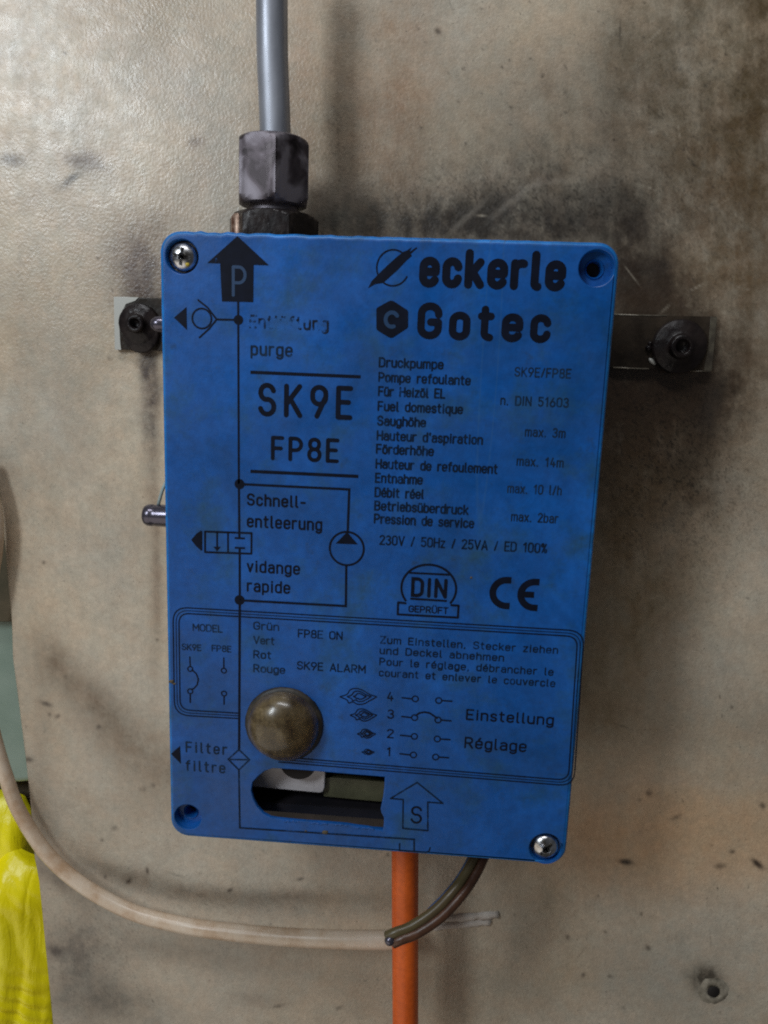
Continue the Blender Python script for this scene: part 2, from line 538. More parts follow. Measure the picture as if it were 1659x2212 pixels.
stain_shade(300, 1900, 190, 20, 12, 0.50, (0.13, 0.10, 0.07), 20)  # part of a dark band above the cable
stain_shade(560, 1935, 260, 17, 3, 0.42, (0.15, 0.11, 0.08), 20)
stain_shade(420, 2060, 260, 36, 3, 0.40, (0.14, 0.11, 0.08), 30)
stain_shade(700, 2090, 200, 60, 10, 0.25, BR, 60)
stain_shade(170, 2080, 90, 150, -10, 0.55, (0.10, 0.085, 0.07), 60)
stain_shade(250, 2180, 170, 70, 10, 0.48, (0.10, 0.09, 0.07), 60)
stain_shade(550, 2160, 60, 20, 0, 0.3, (0.12, 0.1, 0.08), 40)
stain_shade(760, 1880, 90, 30, 10, 0.16, BR, 50)
stain_shade(960, 2150, 60, 60, 0, 0.18, BR, 60)
stain_shade(1526, 2116, 42, 34, 20, 0.85, (0.07, 0.06, 0.045), 30, 1.4, 0.9)
# scuffs and specks
marks = [(212, 1568, 6, 5), (105, 1540, 5, 5), (98, 1518, 12, 5), (122, 1545, 7, 4), (310, 1705, 9, 6), (318, 1885, 4, 8), (275, 1905, 7, 6),
         (235, 775, 5, 5), (600, 315, 6, 11), (1540, 135, 5, 8), (945, 66, 6, 8), (893, 415, 4, 5), (1555, 1870, 12, 6), (1400, 1715, 7, 6),
         (1378, 1728, 4, 4), (1460, 1768, 12, 5), (1352, 1862, 16, 7), (1640, 1868, 16, 7), (1583, 1840, 7, 5), (1320, 2110, 6, 4), (1400, 2045, 9, 6),
         (1225, 2025, 5, 6), (1262, 2110, 5, 7), (600, 2172, 14, 4), (730, 2177, 9, 4), (500, 1920, 8, 4), (645, 1900, 8, 3), (120, 2055, 18, 14),
         (1650, 1740, 6, 8), (1115, 1750, 5, 4), (60, 1640, 10, 6), (245, 1790, 7, 6), (330, 1700, 5, 5), (95, 1215, 5, 4)]
for x, y, a, b in marks:
    stain_shade(x, y, a, b, random.uniform(-40, 40), 0.72, (0.06, 0.042, 0.03), 14, 1.2, 0.9)
for k in range(230):
    x, y = random.uniform(0, 1659), random.uniform(0, 2212)
    if random.random() < 0.5: x, y = random.uniform(950, 1600), random.uniform(0, 560)
    stain_shade(x, y, random.uniform(1.5, 4), random.uniform(1.5, 5), random.uniform(0, 180), random.uniform(0.3, 0.8), (0.05, 0.036, 0.026), 10, 1.3, 0.5)
soot = np.zeros_like(U)
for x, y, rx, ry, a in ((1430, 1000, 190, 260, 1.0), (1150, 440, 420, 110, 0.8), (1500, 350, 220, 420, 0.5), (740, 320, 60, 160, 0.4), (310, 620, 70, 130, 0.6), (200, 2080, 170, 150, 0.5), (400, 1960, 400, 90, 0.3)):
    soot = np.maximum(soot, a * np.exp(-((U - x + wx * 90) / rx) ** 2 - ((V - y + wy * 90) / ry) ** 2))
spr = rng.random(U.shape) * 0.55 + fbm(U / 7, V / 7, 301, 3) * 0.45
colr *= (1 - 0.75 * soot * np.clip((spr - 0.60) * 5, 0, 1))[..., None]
colr *= (1 + 0.10 * (rng.random(U.shape) - 0.5))[..., None]
# fine scratches
for k in range(90):
    x, y = (random.uniform(950, 1620), random.uniform(0, 700)) if k % 3 else (random.uniform(60, 1600), random.uniform(0, 2200))
    stain_shade(x, y, random.uniform(6, 26), random.uniform(1.2, 2.2), random.choice((-38, -20, 10, 60, 85)) + random.uniform(-12, 12), random.uniform(0.2, 0.5), random.choice(((0.05, 0.04, 0.03), (0.05, 0.04, 0.03), (0.55, 0.48, 0.38))), 16, 1.3, 0.9)
# pale scuffs
for x, y, rx, ry, an, a in ((1120, 425, 70, 8, -38, 0.3), (1010, 470, 60, 6, -45, 0.25), (1180, 395, 60, 6, -10, 0.2), (1500, 1690, 200, 10, 2, 0.12), (1450, 1160, 60, 80, 10, 0.15), (700, 1990, 400, 12, 2, 0.10)):
    stain_shade(x, y, rx, ry, an, a, (0.55, 0.48, 0.40), 20, 1.2, 0.4)

nv = NX * NZ
ripple = (fbm(U / 300, V / 300, 130, 3) - 0.5) * 0.0012
co = np.stack([Xg, np.full_like(Xg, D) + ripple, Zm], -1).reshape(-1, 3)
idx = np.arange(nv).reshape(NZ, NX)
quads = np.stack([idx[:-1, :-1], idx[1:, :-1], idx[1:, 1:], idx[:-1, 1:]], -1).reshape(-1, 4)
me = bpy.data.meshes.new('wall')
# front sheet plus a thin return along its left edge
edge_back = np.stack([Xg[:, 0], np.full(NZ, D + 0.004), Zg], -1)
co = np.vstack([co, edge_back])
eq = np.stack([idx[:-1, 0], nv + np.arange(NZ - 1), nv + np.arange(1, NZ), idx[1:, 0]], -1)
allq = np.vstack([quads, eq])
me.vertices.add(len(co)); me.vertices.foreach_set('co', co.ravel())
me.loops.add(len(allq) * 4); me.loops.foreach_set('vertex_index', allq.ravel())
me.polygons.add(len(allq)); me.polygons.foreach_set('loop_start', np.arange(0, len(allq) * 4, 4))
me.update(calc_edges=True)
me.materials.append(M_wall); me.materials.append(M_edge)
mi = np.zeros(len(allq), dtype=np.int32); mi[len(quads):] = 1
me.polygons.foreach_set('material_index', mi)
me.polygons.foreach_set('use_smooth', np.ones(len(allq), dtype=bool))
ca = me.color_attributes.new('stain_shade', 'FLOAT_COLOR', 'POINT')
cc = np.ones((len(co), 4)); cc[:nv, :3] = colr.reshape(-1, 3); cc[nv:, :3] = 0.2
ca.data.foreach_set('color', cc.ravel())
wall = link('wall', me)
tag(wall, 'grimy cream painted sheet wall with dark oily stains behind the blue box', 'wall', kind='structure')

# drilled hole with a dirty raised rim low on the wall
hp = un(1540, 2140, D)
bm = bmesh.new()
s = mpx(1540, 2140, D)
lathe_bm(bm, hp + Vector((0, 0.0004, 0)), (0, -1, 0), [(0, 0.0003), (13 * s, 0.0003), (15 * s, 0.0008), (22 * s, 0.0009), (32 * s, 0.0005), (42 * s, -0.0003)], 32)
for v in bm.verts:
    v.co += Vector((random.uniform(-1, 1), random.uniform(-0.3, 0.3), random.uniform(-1, 1))) * 0.0003
M_rim = plain('dirty_rim', (0.10, 0.085, 0.06), (0.36, 0.32, 0.25), 200, 0.7)
rim = from_bm('screw_plug', bm, M_rim, None, smooth=True)
tag(rim, 'small dirty plugged screw hole low on the wall at the right', 'screw hole')
bm = bmesh.new()
lathe_bm(bm, hp, (0, -1, 0), [(0, 0.0009), (11 * s, 0.0011), (13 * s, 0.0006)], 20)
from_bm('hole', bm, M_hole, rim, smooth=True)

# ------------------------------------------------------------------ behind the wall's left edge
def prism(name, pts, depth, thick, mat, parent=None, bev=0.0005, cat=None, label=None):
    lp = [(p.x, p.z) for p in (un(x, y, depth) for x, y in pts)]
    o = link(name, plate_mesh(name, [lp], depth, thick, bev), mat, parent)
    if cat: tag(o, label, cat)
    return o

prism('green_panel', [(-200, 1300), (120, 1300), (120, 1690), (60, 1692), (40, 1694), (-200, 1690)], D + 0.012, 0.012, M_green, bev=0.003,
      cat='panel', label='pale green painted panel seen past the left edge of the wall')
prism('batten', [(-200, 700), (60, 700), (60, 1343), (28, 1344), (-200, 1340)], D + 0.006, 0.004, M_batten,
      cat='batten', label='dark olive brown batten end above the pale green panel')
prism('post', [(30, 1600), (110, 1600), (130, 2300), (60, 2300)], D + 0.030, 0.02, plain('post_brown', (0.10, 0.07, 0.045), (0.17, 0.13, 0.09), 60, 0.7), cat='post',
      label='brown post showing between the yellow bag and the wall edge')
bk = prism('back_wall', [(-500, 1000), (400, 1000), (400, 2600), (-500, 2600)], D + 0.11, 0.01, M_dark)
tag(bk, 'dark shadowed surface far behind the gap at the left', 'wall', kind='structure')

# yellow bag: two bulging lobes of film with folds
def bag_lobe(bm, poly, depth, bulge, seed):
    """poly: outline in measured units; bulging, folded skin over it"""
    lp = [un(x, y, depth) for x, y in poly]
    zt_, zb_ = max(p.z for p in lp), min(p.z for p in lp)
    nz, nx = 200, 80
    zlow = un(0, 2085, depth).z
    rr = []
    for j in range(nz + 1):
        z = zt_ + (zb_ - zt_) * (0.002 + 0.996 * j / nz)
        X = []
        for a, b in zip(lp, lp[1:] + lp[:1]):
            if (a.z - z) * (b.z - z) <= 0 and abs(a.z - b.z) > 1e-9:
                X.append(a.x + (b.x - a.x) * (z - a.z) / (b.z - a.z))
        x0, x1 = min(X), max(X)
        row = []
        for i in range(nx + 1):
            t = i / nx
            x = x0 + (x1 - x0) * t
            prof = max(0.0, 1 - (2 * t - 1) ** 4) ** 0.5
            top = math.sin(min(1, (zt_ - z) / 0.022) * PI / 2) ** 0.8
            g = (x - z * 0.22) * 210 + seed + 0.7 * math.sin(z * 45 + seed)
            f = 0.0020 * math.sin(g * 0.75) + 0.0011 * (abs(math.sin(g * 1.1 + 0.5)) ** 0.6) + 0.0004 * math.sin(g * 3.1 + z * 60) + 0.0005 * abs(math.sin((x * 1.0 + z * 0.6) * 420 + 2 * math.sin(z * 120) + seed))
            dn = max(0.0, (zlow - z) / 0.02)
            f += min(1.0, dn) * 0.0006 * math.sin(z * 800 + x * 420 + 2.5 * math.sin(x * 160 + z * 90))
            row.append(bm.verts.new((x, depth + 0.012 - (bulge * prof + f * prof) * top, z)))
        rr.append(row)
    for a, b in zip(rr, rr[1:]):
        for i in range(nx):
            bm.faces.new((a[i], a[i + 1], b[i + 1], b[i]))

bag = empty('yellow_bag', un(0, 2100, D + 0.02))
tag(bag, 'bright yellow crumpled plastic bag at the lower left corner beside the wall edge', 'bag')
bm = bmesh.new()
bag_lobe(bm, [(-260, 1760), (-60, 1735), (0, 1743), (22, 1753), (40, 1790), (46, 1850), (53, 1893), (60, 2300), (-260, 2300)], D + 0.010, 0.014, 0.3)
from_bm('upper_fold', bm, M_yellow, bag, smooth=True)
bm = bmesh.new()
bag_lobe(bm, [(-60, 1930), (-10, 1860), (30, 1880), (52, 1889), (92, 1900), (104, 1985), (112, 2078), (112, 2112), (104, 2230), (100, 2330), (-220, 2330), (-220, 2000)], D + 0.002, 0.012, 1.7)
from_bm('lower_fold', bm, M_yellow, bag, smooth=True)
# ------------------------------------------------------------------ the pump
pump = empty('oil_pump', w3(W / 2, H, D))
tag(pump, 'blue oil lifting pump box with printed diagrams and a round lamp', 'pump')

HZ = H / 2
# lid outline, slightly wavy along the top edge
outer = []
for x, z in rrect(-W / 2, W / 2, -HZ, HZ, 0.0058, 10):
    outer.append((x, z))
top_pts = []
res = []
for i, p in enumerate(outer):
    res.append(p)
    nx_ = outer[(i + 1) % len(outer)]
    if abs(p[1] - HZ) < 1e-6 and abs(nx_[1] - HZ) < 1e-6 and abs(p[0] - nx_[0]) > 0.05:
        for k in range(1, 60):
            t = k / 60
            x = p[0] + (nx_[0] - p[0]) * t
            left = max(0, min(1, (0.005 - x) / 0.03))
            res.append((x, HZ + (0.00012 * math.sin(x * 700) + 0.00016 * math.sin(x * 1700 + 1)) * (0.25 + left)))
outer = res

def circ(c, r, n=36):
    return [(c.x + r * math.cos(2 * PI * k / n), c.z + r * math.sin(2 * PI * k / n)) for k in range(n)]

pTL, pTR, pBL, pBR = un(393, 554), un(1289, 579), un(406, 1765), un(1179, 1833)
rec = [(pTL, 36 * mpx(393, 554)), (pTR, 38 * mpx(1289, 579)), (pBL, 29 * mpx(406, 1765)), (pBR, 35 * mpx(1179, 1833))]
slot_v = [(546, 1690), (558, 1677), (572, 1666), (588, 1660), (640, 1663), (700, 1668), (770, 1674), (831, 1679), (830, 1700), (827, 1725), (822, 1748),
          (824, 1757), (829, 1766), (829, 1780), (827, 1794), (810, 1791), (796, 1787), (770, 1784), (748, 1780), (723, 1778), (690, 1775.5), (664, 1774), (630, 1771),
          (600, 1768), (585, 1765), (570, 1757), (556, 1742), (548, 1726), (543, 1708)]
slot = [(p.x, p.z) for p in (un(x, y) for x, y in slot_v)]
BEV = 0.0009
def grow(lp, d):
    cx = sum(p[0] for p in lp) / len(lp); cz = sum(p[1] for p in lp) / len(lp)
    out = []
    nn = len(lp)
    area2 = sum(lp[i][0] * lp[(i + 1) % nn][1] - lp[(i + 1) % nn][0] * lp[i][1] for i in range(nn))
    sg = 1 if area2 > 0 else -1
    for i in range(nn):
        a, b, c = lp[i - 1], lp[i], lp[(i + 1) % nn]
        t = Vector((c[0] - a[0], c[1] - a[1])).normalized()
        out.append((b[0] + t.y * d * sg, b[1] - t.x * d * sg))
    return out
holes = [circ(c, r) for c, r in rec]
def lid_mesh(outline, inner_loops, bev, thick, seg=5):
    flat = plate_mesh('flat', [grow(outline, -bev)] + [grow(l, 0.0003) for l in inner_loops], 0.0, 1e-9)
    bm = bmesh.new(); bm.from_mesh(flat); bpy.data.meshes.remove(flat)
    bmesh.ops.remove_doubles(bm, verts=bm.verts, dist=2e-6)
    for v in bm.verts: v.co.y = 0
    def skin(rows):
        vr = [[bm.verts.new((x, y, z)) for x, z in lp] for lp, y in rows]
        for p_, q_ in zip(vr, vr[1:]):
            for i in range(len(p_)):
                j = (i + 1) % len(p_)
                bm.faces.new((p_[i], p_[j], q_[j], q_[i]))
    rows = [(grow(outline, -bev), 0.0)]
    for k in range(1, seg + 1):
        t = k / seg * PI / 2
        rows.append((grow(outline, -bev * (1 - math.sin(t))), bev * (1 - math.cos(t))))
    rows += [(outline, thick), (grow(outline, -0.003), thick)]
    skin(rows)
    for l in inner_loops:
        skin([(grow(l, 0.0003), 0.0), (grow(l, 0.0001), 0.0001), (l, 0.0004), (l, 0.0009)])
    bmesh.ops.remove_doubles(bm, verts=bm.verts, dist=2e-6)
    bmesh.ops.recalc_face_normals(bm, faces=bm.faces)
    me = bpy.data.meshes.new('lid'); bm.to_mesh(me); bm.free()
    return me
M_rimblue = M_blue.copy(); M_rimblue.name = 'blue_rim_highlight'  # lighter blue copy that paints a highlight onto the lid's rim
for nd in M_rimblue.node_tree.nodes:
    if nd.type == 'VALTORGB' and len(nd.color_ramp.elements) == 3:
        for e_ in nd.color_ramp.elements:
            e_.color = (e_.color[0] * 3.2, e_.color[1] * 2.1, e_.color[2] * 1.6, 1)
me = lid_mesh(outer, holes + [slot], 0.0014, 0.0030)
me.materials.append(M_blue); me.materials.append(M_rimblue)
me.polygons.foreach_set('use_smooth', [True] * len(me.polygons))
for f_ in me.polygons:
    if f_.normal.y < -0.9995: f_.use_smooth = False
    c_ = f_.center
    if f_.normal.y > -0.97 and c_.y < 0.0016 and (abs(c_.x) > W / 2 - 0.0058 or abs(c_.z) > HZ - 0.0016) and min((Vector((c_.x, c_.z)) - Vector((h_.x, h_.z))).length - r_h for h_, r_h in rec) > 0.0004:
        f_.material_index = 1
sharp_edges(me, 40)
lid = link('lid', me, None, pump)
# side skirt of the lid, a little inside its rim
bm = bmesh.new()
out2 = rrect(-W / 2 + 0.0012, W / 2 - 0.0012, -HZ + 0.0012, HZ - 0.0012, 0.005, 8)
inn2 = rrect(-W / 2 + 0.0035, W / 2 - 0.0035, -HZ + 0.0035, HZ - 0.0035, 0.004, 8)
from_ = plate_mesh('lid_skirt', [out2, inn2], 0.00305, 0.005, 0.0)
bm.free()
link('skirt', from_, M_blue, lid)

# recesses
for (c, r), deep in zip(rec, (0.0021, 0.0030, 0.0030, 0.0021)):
    bm = bmesh.new()
    o0 = Vector((c.x, 0, c.z))
    lathe_bm(bm, o0, (0, 1, 0), [(r + 0.0002, 0.0007), (r - 0.00005, 0.0011), (r - 0.0002, deep), (r * 0.58, deep + 0.0002), (r * 0.52, deep - 0.0002), (r * 0.46, deep + 0.0002), (r * 0.44, deep + 0.008), (0, deep + 0.008)], 40)
    from_bm('screw_recess', bm, M_blue, lid, auto=40)
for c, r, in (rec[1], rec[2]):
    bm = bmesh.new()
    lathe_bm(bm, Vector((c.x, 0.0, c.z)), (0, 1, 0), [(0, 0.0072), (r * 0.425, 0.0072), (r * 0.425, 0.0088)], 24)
    from_bm('recess_shadow_plug', bm, M_black, lid).name = 'hole_shade_plug'  # black plug standing in for the shade down the empty hole

# cross head screws
def screw(c, r, rot, speck=False):
    e = bmesh.new()
    prof = []
    yb = 0.0018
    lathe_bm(e, Vector((c.x, yb, c.z)), (0, -1, 0), [(r, -0.001), (r, 0.0003), (r * 0.96, 0.0009), (r * 0.82, 0.0016), (r * 0.6, 0.0021), (r * 0.35, 0.0024), (r * 0.12, 0.0025), (0, 0.0025)], 40)
    bmesh.ops.recalc_face_normals(e, faces=e.faces)
    mh = bpy.data.meshes.new('screw_head'); e.to_mesh(mh); e.free()
    oh = bpy.data.objects.new('screw_head_tmp', mh); col.objects.link(oh)
    mh.polygons.foreach_set('use_smooth', [True] * len(mh.polygons))
    # cut the cross
    k = bmesh.new()
    for a in (0, 90):
        mm = Matrix.Translation((c.x, yb - 0.0025, c.z)) @ Matrix.Rotation(math.radians(rot + a), 4, 'Y') @ Matrix.Diagonal((r * 1.25, 0.0030, r * 0.26 + a * 1e-7, 1))
        bmesh.ops.create_cube(k, size=1, matrix=mm)
    lathe_bm(k, Vector((c.x, yb - 0.004, c.z)), (0, 1, 0), [(0, -0.0001), (r * 0.34, 0), (r * 0.2, 0.0032), (0, 0.0033)], 16)
    bmesh.ops.recalc_face_normals(k, faces=k.faces)
    mk = bpy.data.meshes.new('cut'); k.to_mesh(mk); k.free()
    ok = bpy.data.objects.new('cut', mk); col.objects.link(ok)
    md = oh.modifiers.new('b', 'BOOLEAN'); md.object = ok; md.operation = 'DIFFERENCE'; md.solver = 'EXACT'; md.use_self = True
    bpy.context.view_layer.update()
    me = bpy.data.meshes.new_from_object(oh.evaluated_get(bpy.context.evaluated_depsgraph_get()))
    bpy.data.objects.remove(oh); bpy.data.objects.remove(ok)
    sharp_edges(me, 35)
    me.materials.clear(); me.materials.append(M_chrome)
    o = link('screw', me, None, pump)
    bm = bmesh.new()
    lathe_bm(bm, Vector((c.x, yb, c.z)), (0, -1, 0), [(r * 0.45, 0.0004), (r * 0.0, 0.0004)], 20)
    lathe_bm(bm, Vector((c.x, yb, c.z)), (0, -1, 0), [(rec[0][1] * 0.93, 0.00005), (r * 0.98, 0.00005)], 30)
    from_bm('dark_ring', bm, M_black, o)  # black disc inside the cross and black ring round the head
    if speck:
        bm = bmesh.new()
        bmesh.ops.create_icosphere(bm, subdivisions=2, radius=0.00062, matrix=Matrix.Translation((c.x + r * 0.42, yb - 0.0019, c.z - r * 0.55)))
        for v in bm.verts: v.co += Vector((random.uniform(-1, 1), random.uniform(-1, 1), random.uniform(-1, 1))) * 0.00012
        from_bm('paint_speck', bm, M_yspot, o, smooth=True)
    return o
screw(pTL, 30 * mpx(393, 554), 8, True)
screw(pBR, 28.5 * mpx(1179, 1833), 40)

# housing behind the lid: open tray with the working parts
t_out = rrect(-W / 2 + 0.006, W / 2 - 0.006, -HZ + 0.006, HZ - 0.006, 0.005, 6)
t_in = rrect(-W / 2 + 0.009, W / 2 - 0.009, -HZ + 0.009, HZ - 0.009, 0.003, 6)
hs = link('housing', plate_mesh('housing', [t_out, t_in], 0.0085, D - 0.0087, 0.0), M_housing, pump)
link('back_plate', plate_mesh('back_plate', [t_in], 0.035, 0.003, 0.0), M_inner, hs)

def inner(name, pts, d, th, mat, bev=0.0003):
    lp = [(p.x, p.z) for p in (un(x, y, d) for x, y in pts)]
    return link(name, plate_mesh(name, [lp], d, th, bev), mat, pump)
inner('terminal_cover', [(520, 1640), (703, 1648), (701, 1702), (697, 1711), (690, 1713), (520, 1697)], 0.0085, 0.004, M_card)
inner('terminal_block', [(698, 1679), (860, 1690), (858, 1736), (699, 1721)], 0.0105, 0.006, M_olivecard)
inner('chassis', [(520, 1640), (860, 1650), (855, 1800), (540, 1790)], 0.016, 0.003, M_inner)
c = un(646, 1640, 0.0068)
bm = bmesh.new()
lathe_bm(bm, c, (0, 1, 0), [(0, -0.002), (41 * mpx(646, 1640), -0.002), (41 * mpx(646, 1640), 0.0016), (0, 0.0016)], 36)
from_bm('lamp_socket', bm, M_hole, pump, auto=40)

# torn plastic burrs along the slot's lower lip
for x, y, l in ((612, 1773, 34), (668, 1778, 40), (722, 1781, 30), (764, 1788, 44)):
    bm = bmesh.new()
    pts = [un(x + l * k / 8, y + l * 0.045 * k / 8 + random.uniform(-1.3, 1.3)) + Vector((0, random.uniform(-0.0002, 0.0001), 0)) for k in range(9)]
    tube_bm(bm, smooth_path(pts, 3), 0.00018, 8)
    from_bm('torn_burr', bm, M_blue, lid, smooth=True)

# lamp lens
lens_c = un(614, 1564)
lr = 78 * mpx(614, 1564)
bm = bmesh.new()
prof = [(lr * 1.02, 0.0), (lr * 1.03, 0.0006), (lr * 1.0, 0.0011)]
for k in range(1, 19):
    a = k / 18 * PI / 2
    prof.append((lr * 0.985 * math.cos(a), 0.0012 + lr * 0.66 * math.sin(a)))
lathe_bm(bm, lens_c, (0, -1, 0), prof, 56)
from_bm('lamp_lens', bm, M_dome, pump, smooth=True)

bm = bmesh.new()
lathe_bm(bm, lens_c, (0, -1, 0), [(lr * 1.10, -0.0001), (lr * 1.09, 0.0005), (lr * 1.04, 0.0010), (lr * 0.99, 0.0012)], 56)
for v in bm.verts: v.co += Vector((random.uniform(-1, 1), 0, random.uniform(-1, 1))) * 0.00009
from_bm('lens_collar', bm, plain('collar_grime', (0.012, 0.012, 0.012), (0.05, 0.04, 0.028), 260, 0.5), pump, smooth=True)

bm = bmesh.new()
lathe_bm(bm, lens_c, (0, -1, 0), [(0, 0.0009), (lr * 0.93, 0.0009), (lr * 0.93, 0.0002)], 48)
from_bm('reflector', bm, plain('lamp_reflector', (0.16, 0.105, 0.05), (0.42, 0.31, 0.16), 260, 0.4), pump, auto=40)

# hex adapter on top of the housing and its copper ring
PD = 0.026                                                    # axis depth of the pipe
def hexprism(bm, c, axis_z0, axis_z1, af, front_corner=True, chamfer=0.0012, turn=0.0):
    rr = af / math.sqrt(3)
    segs = 6
    for_k = []
    # build as intersection look: hexagon with rounded ends via rings of 48 sides
    S = 72
    def ring(z, cap):
        out = []
        for k in range(S):
            a = 2 * PI * k / S
            a0 = ((a + PI / 2) % (PI / 3)) - PI / 6 if front_corner else (a % (PI / 3)) - PI / 6
            rh = (af / 2) / math.cos(a0)
            out.append(bm.verts.new((c.x + min(rh, cap) * math.cos(a + turn), c.y + min(rh, cap) * math.sin(a + turn), z)))
        return out
    sgn = 1 if axis_z1 > axis_z0 else -1
    L = abs(axis_z1 - axis_z0)
    rows = []
    for z, cap in ((0, af / 2 * 0.93), (chamfer * 0.4, af / 2 * 1.01), (chamfer, af / 2 * 1.07), (chamfer * 2, rr * 1.01), (L - chamfer * 2, rr * 1.01), (L - chamfer, af / 2 * 1.07), (L - chamfer * 0.4, af / 2 * 1.01), (L, af / 2 * 0.93)):
        rows.append(ring(axis_z0 + sgn * z, cap))
    for a, b in zip(rows, rows[1:]):
        for k in range(S):
            bm.faces.new((a[k], a[(k + 1) % S], b[(k + 1) % S], b[k]))
    bm.faces.new(rows[0]); bm.faces.new(rows[-1])
cp = un(592, 480, PD)
sP = mpx(592, 480, PD)
def zat(y, x=592, d=PD): return un(x, y, d).z
bm = bmesh.new()
hexprism(bm, Vector((cp.x, PD, 0)), zat(540), zat(464), 150 * sP * 1.12, False, 0.0008)
from_bm('adapter_hex', bm, M_black, pump, auto=32)
bm = bmesh.new()
cc_ = un(519, 486, PD - 0.006)
lathe_bm(bm, Vector((cc_.x, PD - 0.006, zat(540))), (0, 0, 1), [(0.0027, 0), (0.0027, zat(472) - zat(540) - 0.001), (0.0020, zat(472) - zat(540)), (0, zat(472) - zat(540))], 24)
from_bm('copper_plug', bm, M_copper, pump, auto=40)
bm = bmesh.new()
lathe_bm(bm, Vector((cp.x, PD, zat(475))), (0, 0, 1), [(52 * sP, 0), (52 * sP, 0.0012), (48 * sP, 0.0016), (52 * sP, 0.0022), (52 * sP, zat(446) - zat(475))], 40)
from_bm('thread', bm, M_nut, pump, auto=35)

# steel pipe and its nut
pipe = empty('steel_pipe', Vector((cp.x, PD, zat(450))))
tag(pipe, 'grey steel pipe rising from the top of the blue box', 'pipe')
bm = bmesh.new()
a0, a1, a2 = un(586.5, -160, PD), un(588, 100, PD), un(595, 300, PD)
tube_bm(bm, smooth_path([a0, a1, un(592, 210, PD), a2, un(595, 330, PD)], 6), 33.5 * mpx(590, 200, PD), 40)
from_bm('tube', bm, M_steel, pipe, smooth=True)
bm = bmesh.new()
nc = un(590, 375, PD)
hexprism(bm, Vector((nc.x, PD, 0)), zat(448), zat(301), 145 * mpx(590, 375, PD), True, 0.0011, math.radians(15))
from_bm('nut', bm, M_nut, pipe, auto=28)

# spigot with a fine wire at the left side
sp = un(331, 1113, 0.022)
s = mpx(331, 1113, 0.022)
bm = bmesh.new()
lathe_bm(bm, Vector((sp.x - 21 * s, 0.022, sp.z)), (1, 0, 0), [(0, 0.0), (13 * s, 0.0), (20 * s, 0.0005), (23.5 * s, 0.0015), (24 * s, 0.003), (22.5 * s, 0.0036), (24 * s, 0.0044), (23.5 * s, 0.016)], 36)
M_gloss = new_mat('glossy_black_metal', (0.12, 0.11, 0.14), 0.25, 0.7)
from_bm('drain_spigot', bm, M_gloss, pump, auto=45)
bm = bmesh.new()
tube_bm(bm, smooth_path([un(342, 1090, 0.022), un(346, 1075, 0.021), un(352, 1056, 0.02), un(362, 1035, 0.02)], 4), 0.00055, 10)
from_bm('spigot_wire', bm, plain('pale_wire', (0.25, 0.32, 0.32), (0.4, 0.5, 0.5), 100, 0.4), pump, smooth=True)

# ------------------------------------------------------------------ print on the lid
class Print:
    def __init__(s): s.bm = bmesh.new(); s.k = 0
    def lift(s):
        s.k += 1
        return -(0.00006 + 0.000012 * (s.k % 5))
    def ribbon(s, pts, w, cap='round', closed=False):
        """pts: 2-D points in lid metres"""
        P = [Vector(p) for p in pts]
        P = [p for i, p in enumerate(P) if i == 0 or (p - P[i - 1]).length > 1e-7]
        if len(P) < 2: return
        if not closed and len(P) > 8 and (P[0] - P[-1]).length < 1e-6:
            P.pop(); closed = True
        if not closed:
            # split at sharp corners
            for i in range(1, len(P) - 1):
                d1, d2 = (P[i] - P[i - 1]).normalized(), (P[i + 1] - P[i]).normalized()
                if d1.dot(d2) < 0.62:
                    s.ribbon(P[:i + 1], w, cap); s.ribbon(P[i:], w, cap)
                    return
        y = s.lift()
        h = w / 2
        L, Rr = [], []
        n = len(P)
        for i in range(n):
            if closed:
                a, b = P[i - 1], P[(i + 1) % n]
            else:
                a, b = P[max(i - 1, 0)], P[min(i + 1, n - 1)]
            d1 = (P[i] - a).normalized() if (P[i] - a).length > 0 else (b - P[i]).normalized()
            d2 = (b - P[i]).normalized() if (b - P[i]).length > 0 else d1
            t = (d1 + d2).normalized()
            nn = Vector((-t.y, t.x))
            k = h / max(0.6, nn.dot(Vector((-d1.y, d1.x))))
            L.append(P[i] + nn * k); Rr.append(P[i] - nn * k)
        rng_ = range(n) if closed else range(n - 1)
        for S_ in (L, Rr):
            for it in range(12):
                for i in rng_:
                    j = (i + 1) % n
                    if (S_[j] - S_[i]).dot(P[j] - P[i]) < 0:
                        mid = (S_[i] + S_[j]) / 2
                        S_[i] = mid.copy(); S_[j] = mid.copy()
        L = [s.bm.verts.new((v.x, y, v.y)) for v in L]
        Rr = [s.bm.verts.new((v.x, y, v.y)) for v in Rr]
        for i in rng_:
            j = (i + 1) % n
            s.bm.faces.new((L[i], L[j], Rr[j], Rr[i]))
        if not closed and cap == 'round':
            for c, d, A, B in ((P[0], (P[0] - P[1]).normalized(), L[0], Rr[0]), (P[-1], (P[-1] - P[-2]).normalized(), Rr[-1], L[-1])):
                nn = Vector((-d.y, d.x))
                v = []
                a = Vector((A.co.x, A.co.z)) - c
                s0 = 1 if a.dot(nn) > 0 else -1
                for k in range(1, 6):
                    th = PI * k / 6
                    q_ = c + (nn * s0 * math.cos(th) + d * math.sin(th)) * h
                    v.append(s.bm.verts.new((q_.x, y, q_.y)))
                s.bm.faces.new([A] + v + [B])
    def poly(s, pts):
        y = s.lift()
        f = s.bm.faces.new([s.bm.verts.new((p[0], y, p[1])) for p in pts])
        f.normal_update()
        bmesh.ops.triangulate(s.bm, faces=[f])
    def done(s, name, mat, parent, dy=0.0):
        for v in s.bm.verts: v.co.y += dy
        for f in s.bm.faces:
            f.normal_update()
            if f.normal.y > 0: f.normal_flip()
        me = bpy.data.meshes.new(name)
        s.bm.to_mesh(me); s.bm.free()
        return link(name, me, mat, parent)

